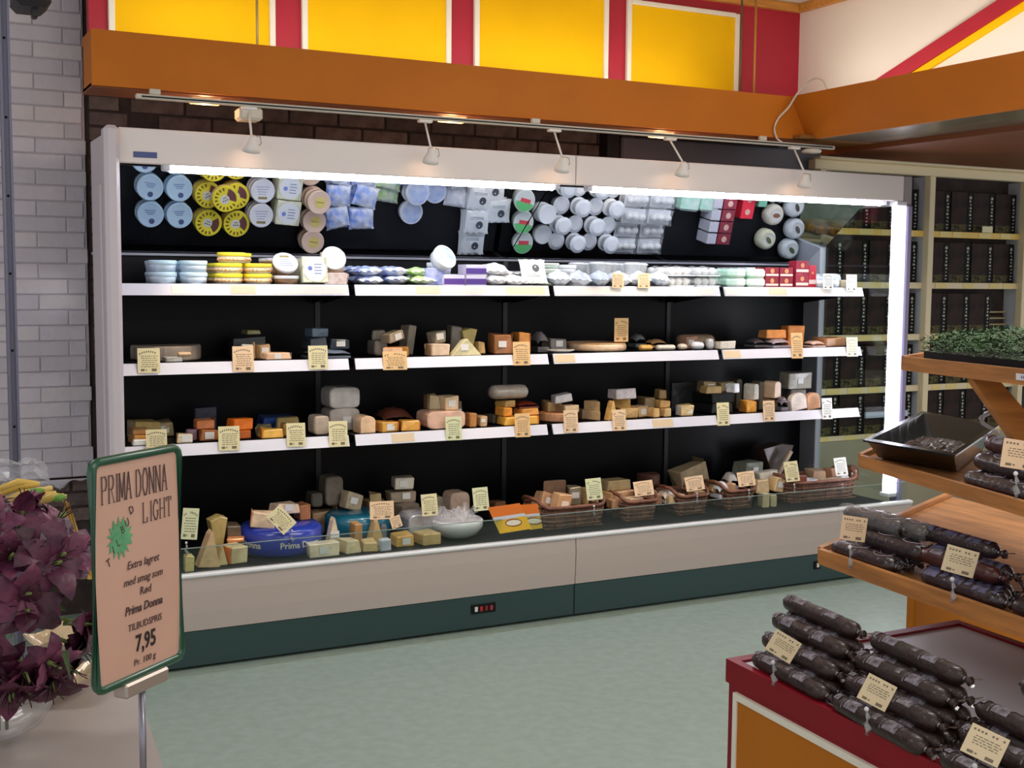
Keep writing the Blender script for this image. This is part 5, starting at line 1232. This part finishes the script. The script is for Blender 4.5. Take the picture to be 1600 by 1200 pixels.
for pi_, (far, nm) in enumerate((((1.606, 1.985), 'far-left'), ((1.574, 1.700), 'middle'), ((1.548, 1.412), 'near-right'))):
    n = 4 if pi_ < 2 else 3
    for c_ in range(n):
        for l in range(c_+1):
            lab = 'dark brown salami, %s layer, %s column from aisle, %s pile on red table' % (ORD[l], ORD[c_], nm)
            put_salami('plain', (far[0]+.0355*c_+(.01 if pi_ == 2 else 0)*c_, far[1]+.008*l+random.uniform(-.006, .006), .7125+.0338*l), DV, lab, 'dark salamis on the red table', random.uniform(-.5, .1))
put_salami('plain', (1.716, 1.40, .7125+.0338*3), DV, 'dark brown salami topping the near-right pile on the red table', 'dark salamis on the red table')
A, d, nrm, z = RAILS['low']; zb = z-.012+.0185
def on_rail(key, rail, s, off, l, label, group, roll=0):
    A, d, nrm, z = RAILS[rail]; P = A+d*s+nrm*off; put_salami(key, (P.x, P.y, z-.012+.0185+.0345*l), d, label, group, roll)
GL = 'salamis on the low rack shelf'
on_rail('oval', 'low', .03, .040, 0, 'dark salami with oval prints along the left end of the low rail', GL, -.4)
on_rail('oval', 'low', .04, .080, 0, 'dark salami behind the front one, left end of the low rack shelf', GL)
on_rail('oval', 'low', .10, .078, 1, 'dark salami with oval print resting on two others, left end', GL, -.6)
on_rail('oval', 'low', .05, .120, 0, 'dark salami third from the rail, left end of the low shelf', GL)
on_rail('oval', 'low', .06, .120, 1, 'dark salami second layer third from the rail, left end', GL)
on_rail('film', 'low', .11, .118, 2, 'film wrapped dark salami with oval print on top of the left group', GL, -.6)
on_rail('film', 'low', .035, .100, 2, 'film wrapped dark salami at the top far left of the rack', GL, -.3)
on_rail('blue', 'low', .325, .045, 0, 'salami with blue-grey prints along the low rail, middle of the shelf', GL, -.5)
on_rail('blue', 'low', .32, .083, 0, 'salami with blue-grey prints second from the low rail', GL)
on_rail('red', 'low', .30, .082, 1, 'red-brown salami lying between the blue printed ones', GL, -.4)
on_rail('blue', 'low', .31, .120, 0, 'salami with blue-grey prints third from the low rail', GL)
on_rail('blue', 'low', .31, .120, 1, 'salami with blue-grey prints second layer, third from the low rail', GL)
on_rail('blue', 'low', .27, .130, 2, 'salami with blue-grey prints on top of the middle group', GL, -.5)
on_rail('oval', 'low', .58, .085, 1, 'dark salami at the right edge, upper layer of low rack shelf', GL)
on_rail('oval', 'low', .57, .048, 0, 'dark salami at the right edge by the low rail', GL)
on_rail('oval', 'low', .57, .086, 0, 'dark salami at the right edge second from the low rail', GL)
GM = 'salamis on the middle rack shelf'
on_rail('oval', 'mid', .41, .05, 0, 'dark salami with oval print by the middle rail right of the tray', GM, -.5)
on_rail('oval', 'mid', .43, .088, 0, 'dark salami second from the middle rail right of the tray', GM)
on_rail('oval', 'mid', .43, .088, 1, 'dark salami upper layer right of the black tray', GM, -.4)
on_rail('red', 'mid', .45, .125, 1, 'red-brown salami behind the price card on the middle shelf', GM)
on_rail('red', 'mid', .45, .127, 0, 'red-brown salami beneath another on the middle shelf', GM)
on_rail('red', 'mid', .45, .130, 2, 'red-brown salami topping the group on the middle shelf', GM)
# price cards and clips
qcard([(1206, 979), (1246, 1002), (1233, 1038), (1195, 1013.5)], depth(aZ(1220, 1008, .792))-.01, 'b', 'tilted cream price card on the far-left salami pile', .0)
qcard([(1364, 1055), (1410, 1079), (1381, 1112), (1339, 1090)], depth(aZ(1374, 1084, .792))-.01, 'b', 'tilted cream price card on the middle salami pile', .0)
qcard([(1518, 1128), (1578, 1156), (1557, 1200), (1500, 1172)], depth(aZ(1538, 1164, .792))-.01, 'b', 'tilted cream price card on the near-right salami pile', .0)
qcard([(1317, 806), (1358, 809), (1350, 849), (1312, 841)], rdepth('low', 1330)-.015, 'p', 'cream price card before the left salamis on the rack')
qcard([(1484, 852), (1535, 864), (1519, 905), (1470, 889)], rdepth('low', 1500)-.01, 'b', 'cream price card on the blue printed salamis')
qcard([(1571, 685), (1625, 692), (1618, 738), (1561, 728)], rdepth('mid', 1590)-.01, 'p', 'cream price card at the right end of the middle shelf')
for (x, y, D, l) in ((1208, 1035, depth(aZ(1208, 1035, .742))-.012, 'clear clip holding the card on the far-left pile'), (1354, 1108, depth(aZ(1354, 1108, .742))-.012, 'clear clip holding the card on the middle pile'), (1523, 1197, depth(aZ(1523, 1197, .742))-.012, 'clear clip holding the card on the near-right pile'), (1328, 855, rdepth('low', 1328)-.012, 'clear clip on the left of the low rail'), (1488, 905, rdepth('low', 1488)-.012, 'clear clip in the middle of the low rail'), (1587, 740, rdepth('mid', 1587)-.012, 'clear clip on the middle rail at the right')):
    clip(aD(x, y, D), .8, l)
# ---- black tray with dried dark pieces
RIM = [Vector(v) for v in ((1.984, 2.07, 1.140), (1.984, 1.817, 1.140), (2.44, 2.106, 1.146), (2.477, 2.38, 1.150))]
BAS = [Vector(v) for v in ((2.067, 2.115, 1.0885), (2.07, 1.885, 1.0885), (2.375, 2.09, 1.0885), (2.395, 2.295, 1.0885))]
def tq(u, v, t, dz=0):
    a = BAS[0].lerp(RIM[0], t).lerp(BAS[1].lerp(RIM[1], t), u); b = BAS[3].lerp(RIM[3], t).lerp(BAS[2].lerp(RIM[2], t), u); p = a.lerp(b, v); return (p.x, p.y, p.z+dz)
def ring(ins, t, dz=0, n=6):
    c_ = [(ins, ins), (1-ins, ins), (1-ins, 1-ins), (ins, 1-ins)]; out = []
    for k in range(4):
        a, b = c_[k], c_[(k+1) % 4]
        for i in range(n): q = i/n; out.append(tq(a[0]+(b[0]-a[0])*q, a[1]+(b[1]-a[1])*q, t, dz))
    return out
rings = [ring(.04, 0), ring(.0, .06), ring(0, .97), ring(-.03, 1.0), ring(-.03, 1.0, .004), ring(.03, 1.0, .004), ring(.04, .12), ring(.08, .05, .001)]
vs = [v for rg in rings for v in rg]; n = 24
fs = [(i*n+k, i*n+(k+1) % n, (i+1)*n+(k+1) % n, (i+1)*n+k) for i in range(len(rings)-1) for k in range(n)]+[tuple(reversed(range(n))), tuple(7*n+k for k in range(n))]
o = MB().add(vs, fs).build('plastic_tray', mat('08080c', .22, spec=.6, coat=.4)); tag(o, 'black square plastic tray with sloping sides on the middle rack shelf', 'tray')
def mound(u, v): return tq(.06+.88*u, .06+.88*v, .25+.25*sin(u*pi)*sin(v*pi), random.uniform(-.003, .005))
o2 = MB().grid(mound, 26, 22, smooth=False).build('dried_pieces', mat('281618', .4, .5, 40, .4, coat=.3)); tag(o2, 'dark dried pieces covering the bottom of the black tray', 'food', kind='stuff')
# ---- herbs on the top shelf
A, d, nrm, z = RAILS['top']
ht = MB(); 
hull([A+d*s+nrm*t+Vector((0, 0, k)) for k in (-.010, .014) for s in (.06, 1.1) for t in (.04, .34)], 'x', BLACK, None).name = 'herb_tray'
tag(bpy.data.objects['herb_tray'], 'dark tray under the green herbs on the top rack shelf', 'tray')
random.seed(5)
for k in range(9000):
    s = random.uniform(.05, 1.0); t = random.uniform(.02, .35); h0 = .014+random.random()*.062*(1-abs((t-.18)/.18)**4*.5)*min(1, .5+s*1.6)
    P = A+d*s+nrm*t+Vector((0, 0, h0)); a = random.uniform(0, 2*pi); L_ = random.uniform(.008, .018); w_ = .0016
    e = Vector((cos(a)*L_, sin(a)*L_, random.uniform(-.004, .012))); sd = Vector((-sin(a)*w_, cos(a)*w_, .001)); ht.add([P-sd, P+sd, P+e], [(0, 1, 2)])
tag(ht.build('herbs', mat('3f6e30', .6, .6, 24, c2='18300f')), 'dense fine leaved green herbs on the top rack shelf', 'herbs', kind='stuff')
# bag of greens hanging near the brace
o = MB().tube([aD(1548, 640, 2.7)+Vector((.02*cos(k), .02*sin(k), -.01*k)) for k in range(6)], .005, 6).build('clear_sprig', CLEAR); tag(o, 'small clear sprig ornament standing behind the black tray', 'ornament')

# ================================================================== LEFT TABLE, SIGN, FLOWERS
lt = empty('flower_table', (0, 0, 0)); tag(lt, 'pale topped table under the lilies at the left', 'table')
TPM = mat('b0a49e', .3, .05, 5)
def quadbox(pts, z0, z1, nm, m, par): return MB().add([(x, y, z_) for z_ in (z0, z1) for x, y in pts], [(3, 2, 1, 0), (4, 5, 6, 7), (0, 1, 5, 4), (1, 2, 6, 5), (2, 3, 7, 6), (3, 0, 4, 7)]).build(nm, m, par)
quadbox([(-1.2, .7), (.27, .7), (.405, 2.42), (-1.2, 2.42)], .725, .75, 'table_top', TPM, lt)
quadbox([(-1.18, .75), (.25, .75), (.39, 2.40), (-1.18, 2.40)], .0, .724, 'skirt', mat('b9a98e', .7), lt)
# sign
SG = mat('184a34', .3, coat=.3)
BL = Vector((.227, 1.615, .952)); ang = math.atan2(.119, .141)
sg = empty('price_sign', BL, ang); tag(sg, 'green framed sign on a stand with green starburst, left of the case', 'sign')
SW, SH_ = .186, .314
def rr(x0, z0, x1, z1, r, y=0):
    pts = []
    for cx, cz, a0 in ((x1-r, z1-r, 0), (x0+r, z1-r, pi/2), (x0+r, z0+r, pi), (x1-r, z0+r, 3*pi/2)):
        for k in range(4): a = a0+pi/2*k/3; pts.append((cx+r*cos(a), y, cz+r*sin(a)))
    return pts
MB().tube(rr(.006, .006, SW-.006, SH_-.006, .012), .0062, 8, closed=True).build('frame', SG, sg)
MB().box(.008, -.0012, .008, SW-.008, .0012, SH_-.008).build('board', mat('c69c88', .4, .04, 6, coat=.15), sg)
MB().box(.012, .0014, .012, SW-.012, .003, SH_-.012).build('back_plate', SG, sg)
INKS = mat('4a3434', .6); INKD = mat('241a1c', .6); INKV = mat('7a5450', .6)
GLY = {'P': [(0, 0, 0, 1), (0, 1, .5, 1), (.5, 1, .68, .86), (.68, .86, .68, .66), (.68, .66, .5, .5), (.5, .5, 0, .5)], 'R': [(0, 0, 0, 1), (0, 1, .5, 1), (.5, 1, .68, .86), (.68, .86, .68, .66), (.68, .66, .5, .5), (.5, .5, 0, .5), (.35, .5, .75, 0)],
       'I': [(.16, 0, .16, 1)], 'M': [(0, 0, .05, 1), (.05, 1, .42, .1), (.42, .1, .8, 1), (.8, 1, .85, 0)], 'A': [(0, 0, .38, 1), (.38, 1, .76, 0), (.14, .36, .62, .36)], 'D': [(0, 0, 0, 1), (0, 1, .4, 1), (.4, 1, .7, .75), (.7, .75, .7, .25), (.7, .25, .4, 0), (.4, 0, 0, 0)],
       'O': [(.0, .3, .0, .7), (.0, .7, .25, 1), (.25, 1, .5, 1), (.5, 1, .75, .7), (.75, .7, .75, .3), (.75, .3, .5, 0), (.5, 0, .25, 0), (.25, 0, 0, .3)], 'N': [(0, 0, 0, 1), (0, 1, .72, 0), (.72, 0, .72, 1)],
       'L': [(0, 0, 0, 1), (0, 0, .6, 0), (.6, 0, .62, .22)], 'G': [(.7, .8, .5, 1), (.5, 1, .25, 1), (.25, 1, 0, .7), (0, .7, 0, .3), (0, .3, .25, 0), (.25, 0, .5, 0), (.5, 0, .7, .2), (.7, .2, .7, .45), (.5, .45, .8, .45)],
       'H': [(0, 0, 0, 1), (.72, 0, .72, 1), (0, .5, .72, .5)], 'T': [(.36, 0, .36, 1), (0, 1, .72, 1), (0, 1, 0, .82), (.72, 1, .72, .82)]}
SER = {'P': [(0, 0), (0, 1)], 'R': [(0, 0), (0, 1), (.75, 0)], 'I': [(.16, 0), (.16, 1)], 'M': [(0, 0), (.05, 1), (.8, 1), (.85, 0)], 'A': [(0, 0), (.76, 0)], 'D': [], 'O': [], 'N': [(0, 0), (0, 1), (.72, 1)], 'L': [(0, 0), (0, 1)], 'G': [], 'H': [(0, 0), (0, 1), (.72, 0), (.72, 1)], 'T': [(.36, 0)]}
def serif(s, x, z, h, w, sp, th, y=-.0024):
    j = MB()
    def seg(a, b, c_, d_, t):
        v = Vector((c_-a, 0, d_-b)); n_ = Vector((-v.z, 0, v.x)).normalized()*t*.5 if v.length else Vector((0, 0, 0)); e = v.normalized()*t*.3
        P, Q = Vector((a, y, b))-e, Vector((c_, y, d_))+e; j.add([P-n_, Q-n_, Q+n_, P+n_], [(0, 1, 2, 3)])
    for ch in s:
        if ch == ' ': x += w*.55; continue
        for k, (a, b, c_, d_) in enumerate(GLY[ch]):
            t = th*(1.0 if abs(c_-a) < .3 or abs(d_-b) > .8 else .55); seg(x+a*w, z+b*h, x+c_*w, z+d_*h, t)
        for a, b in SER[ch]: seg(x+(a-.13)*w, z+b*h, x+(a+.13)*w, z+b*h, th*.5)
        x += w*((.5 if ch == 'I' else 1.05)+sp)
    return j
HT = SH_
serif('PRIMA DONNA', .022, HT-.062, .036, .0125, .02, .0021).build('heading', INKS, sg)
serif('LIGHT', .102, HT-.100, .027, .0128, .05, .0019).build('heading', INKS, sg)
def stext(s, xc, z, size, m, shear=0, xs=1, rot=0, bold=0):
    me = text_mesh(s, size, shear, .0002, bold, xs); me.materials.append(m); o = bpy.data.objects.new('text_line', me); COL.objects.link(o); o.parent = sg
    o.location = (xc, -.0022, z); o.rotation_euler = (pi/2, 0, 0)
    if rot: o.rotation_euler = (Matrix.Rotation(-rot, 4, 'Y') @ Matrix.Rotation(pi/2, 4, 'X')).to_euler()
    return o
star = MB(); cs = (.055, HT-.112)
pts = [(cs[0]+(.026 if k % 2 == 0 else .015+.003*(k % 3))*cos(2*pi*k/30), -.0021, cs[1]+(.030 if k % 2 == 0 else .018)*sin(2*pi*k/30)) for k in range(30)]
star.add(pts+[(cs[0], -.0021, cs[1])], [(k, (k+1) % 30, 30) for k in range(30)]).build('starburst', mat('5a9a6c', .5, .2, 60), sg)
for k, ch in enumerate('TILBUD'): stext(ch, .034+k*.0092, HT-.146+k*.0118+ (.004 if k % 2 else 0), .016, INKS, 0, .8, rot=.35)
stext('Extra lagret', .100, HT-.158, .0155, INKS, .25, .9); stext('med smag som', .100, HT-.180, .0155, INKS, .25, .86); stext('Rød', .104, HT-.198, .016, INKS, .1, .9)
stext('Prima Donna', .100, HT-.220, .0165, INKS, .25, .88, bold=.0003); stext('TILBUDSPRIS', .102, HT-.243, .0135, INKS, .1, .92); stext('7,95', .103, HT-.274, .032, INKD, 0, .78, bold=.0006); stext('Pr. 100 g', .100, HT-.293, .0125, INKS, .1, 1)
MB().box(.050, -.012, -.016, .140, .012, .004, b=.003).build('clamp', mat('a99e94', .35, metal=.5), sg)
MB().cyl((.095, 0, -.014), (.095, 0, .752-.952), .0048, 12).build('pole', mat('8c8a94', .3, metal=.7), sg)
MB().lathe([(.05, -.2015), (.05, -.196), (.01, -.192), (0, -.192)], 20, 0, Matrix.Translation((.095, 0, 0))).build('foot_plate', mat('8c8a94', .3, metal=.7), sg)

# lilies
bq = empty('lily_bouquet', (0, 0, 0)); tag(bq, 'bouquet of dark purple-pink lilies at the left edge', 'flowers')
random.seed(21)
PET = [mat('451a34', .45, .35, 26, .2, c2='6e2f4c'), mat('5a2442', .45, .35, 22, .2, c2='8e4c68'), mat('32101f', .45, .3, 22, .2, c2='5c2440')]
def petal_mesh(curl, L=.072, W=.036):
    j = MB(); mi = 0
    def fn(u, v):
        s = v; a = s*curl; R = L/curl; x = (u-.5)*W*(sin(pi*min(1, s*1.02+.03))**.7)*1.0; z = R*sin(a)*.9; y = R*(1-cos(a))
        return (x*(1-.05*sin(s*40)), y+.004*(abs(u-.5)*2)**2+.0015*sin(s*22+u*9), z)
    j.grid(fn, 6, 9); return j
PMs = [[petal_mesh(c_).mesh('petal', m) for c_ in (.9, 1.9, 2.6)] for m in PET]
fc = aD(22, 940, 1.93)
for k in range(46):
    a = random.uniform(0, 2*pi); b = random.uniform(-1.1, 1.2)
    dirv = Vector((cos(a)*cos(b), sin(a)*cos(b), sin(b)))
    if dirv.y > .55: dirv.y *= -1
    dv = dirv.normalized(); P = fc+Vector((dv.x*.098, dv.y*.08, dv.z*.140))
    fl = MB().tube([Vector((0, 0, -.02)), Vector((0, 0, .012)), Vector((.004, 0, .035))], [.004, .005, .002], 6).build('lily_flower', mat('7a8a4a', .5), bq)
    fl.location = P; q = (dv+Vector((random.uniform(-.4, .4), -.35, random.uniform(-.3, .3)))).normalized(); fl.rotation_euler = q.to_track_quat('Z', 'Y').to_euler()
    col = random.randrange(3); sc = random.uniform(.75, 1.15)
    for i in range(6):
        o = bpy.data.objects.new('petal', PMs[col][random.choice((0, 1, 1, 2))]); COL.objects.link(o); o.parent = fl; o.scale = (sc, sc, sc); o.rotation_euler = (-.25+random.uniform(-.25, .25), 0, i*pi/3+random.uniform(-.2, .2))
    for i in range(4):
        t = i*1.6; MB().tube([(0, 0, .01), (.008*cos(t), .008*sin(t), .04), (.014*cos(t), .014*sin(t), .05)], .001, 4).build('stamen', mat('3a1c1c', .6), fl)
lf = mat('4e6a38', .5, .3, 20)
for k in range(14):
    P = fc+Vector((random.uniform(-.08, .10), random.uniform(-.05, .06), random.uniform(-.14, .10))); e = P+Vector((random.uniform(-.05, .07), random.uniform(-.06, .02), random.uniform(-.07, .04)))
    sd = Vector((.008, 0, .006)); m_ = P.lerp(e, .5)
    MB().add([P, m_-sd, e, m_+sd, m_+Vector((0, .002, 0))], [(0, 1, 4), (1, 2, 4), (2, 3, 4), (3, 0, 4)]).build('leaf', lf, bq)
for k in range(5):
    P = fc+Vector((-.06+.012*k, .05, -.10)); MB().tube([P+Vector((0, 0, .1)), P, Vector((P.x, P.y, .76))], .003, 6).build('stem', lf, bq)
o = tag(MB().add([aD(103, 1015, 1.80), aD(96, 1022, 1.80), aD(110, 1062, 1.80), aD(108, 1018, 1.79)], [(0, 1, 2), (0, 2, 3)]).build('fallen_leaf', lf, bq))
# wrapping behind and beside: yellow paper, green stems, clear film
yp = mat('e0b84c', .6, .2, 12, .3); 
def sheet(pts, D, m, nm, lab, cat, wob=.01, D2=None):
    P = [aD(x, y, D if i < 2 else (D2 or D)) for i, (x, y) in enumerate(pts)]
    j = MB(); j.grid(lambda u, v: P[0].lerp(P[1], u).lerp(P[3].lerp(P[2], u), v)+Vector((random.uniform(-wob, wob)*.4, random.uniform(-wob, wob), random.uniform(-wob, wob)*.4)), 10, 10, smooth=False)
    return tag(j.build(nm, m), lab, cat)
sheet([(96, 778), (108, 786), (150, 905), (118, 905)], 2.08, mat('c9a04c', .6, .2, 20, .3), 'wrapping_paper', 'yellow wrapping paper edge right of the lilies', 'wrapping', .003)
for i, (x0, y0, x1, y1, w_) in enumerate(((-10, 775, 62, 756, 8), (-10, 792, 82, 762, 7), (36, 790, 88, 770, 9), (0, 764, 58, 755, 6), (20, 800, 100, 774, 6), (60, 786, 104, 776, 6))):
    P = aD(x0, y0, 2.04); Q = aD(x1, y1, 2.06); tag(MB().tube([P, P.lerp(Q, .5)+Vector((0, 0, .006)), Q], [.006, .008, .004], 7).build('tulip_stalk', mat(('d8b050', 'e0c070', 'd0b058')[i % 3], .4)), 'yellow wrapped stalk, %s from the top behind the lilies' % ORD[i], 'stalk', 'yellow stalks behind the lilies')
for i, (x, y, a_, b_) in enumerate(((52, 770, .020, .008), (93, 778, .012, .007))):
    P = aD(x, y, 2.02); tag(MB().lathe([(0, -a_), (b_*.8, -a_*.5), (b_, 0), (b_*.6, a_*.6), (0, a_)], 10, 0, Matrix.Translation(P) @ Matrix.Rotation(1.35, 4, 'Y')).build('green_bud', mat('6a9a3c', .4)), ('larger', 'smaller')[i]+' green bud among the yellow stalks', 'bud')
sheet([(-20, 722), (60, 716), (92, 764), (-20, 775)], 2.16, CLEAR, 'cellophane', 'crumpled clear cellophane above the yellow stalks', 'cellophane', .016)
# shiny dishes and glass bowl on the table
FOIL = mat('c8b090', .22, .25, 20, .3, metal=.35, coat=.5)
for i, (x, y, rx) in enumerate(((84, 1085, .088), (112, 1022, .085))):
    P = aZ(x, y, .75); random.seed(31+i)
    o = MB().grid(lambda u, v: ((.2+.8*v)*rx*cos(u*2*pi)*(1+.12*sin(u*19)*v), (.2+.8*v)*rx*.9*sin(u*2*pi)*(1+.1*cos(u*23)*v), .006+.035*v*v+.006*sin(u*31)*v), 36, 6).build('foil_dish', FOIL); o.location = P; tag(o, ('nearer', 'farther')[i]+' crumpled shiny cream foil dish under the lilies', 'dish')
P = aZ(-8, 1150, .75)
o = MB().lathe([(0, 0), (.04, 0), (.075, .02), (.095, .055), (.100, .075), (.097, .075), (.09, .055), (.07, .024), (.036, .006), (0, .006)], 32).build('glass_bowl', glassy('ffffff', opaque=.06, rough=.04, ior=1.5)); o.location = P+Vector((0, 0, .001)); tag(o, 'clear glass bowl at the lower left corner of the table', 'bowl')
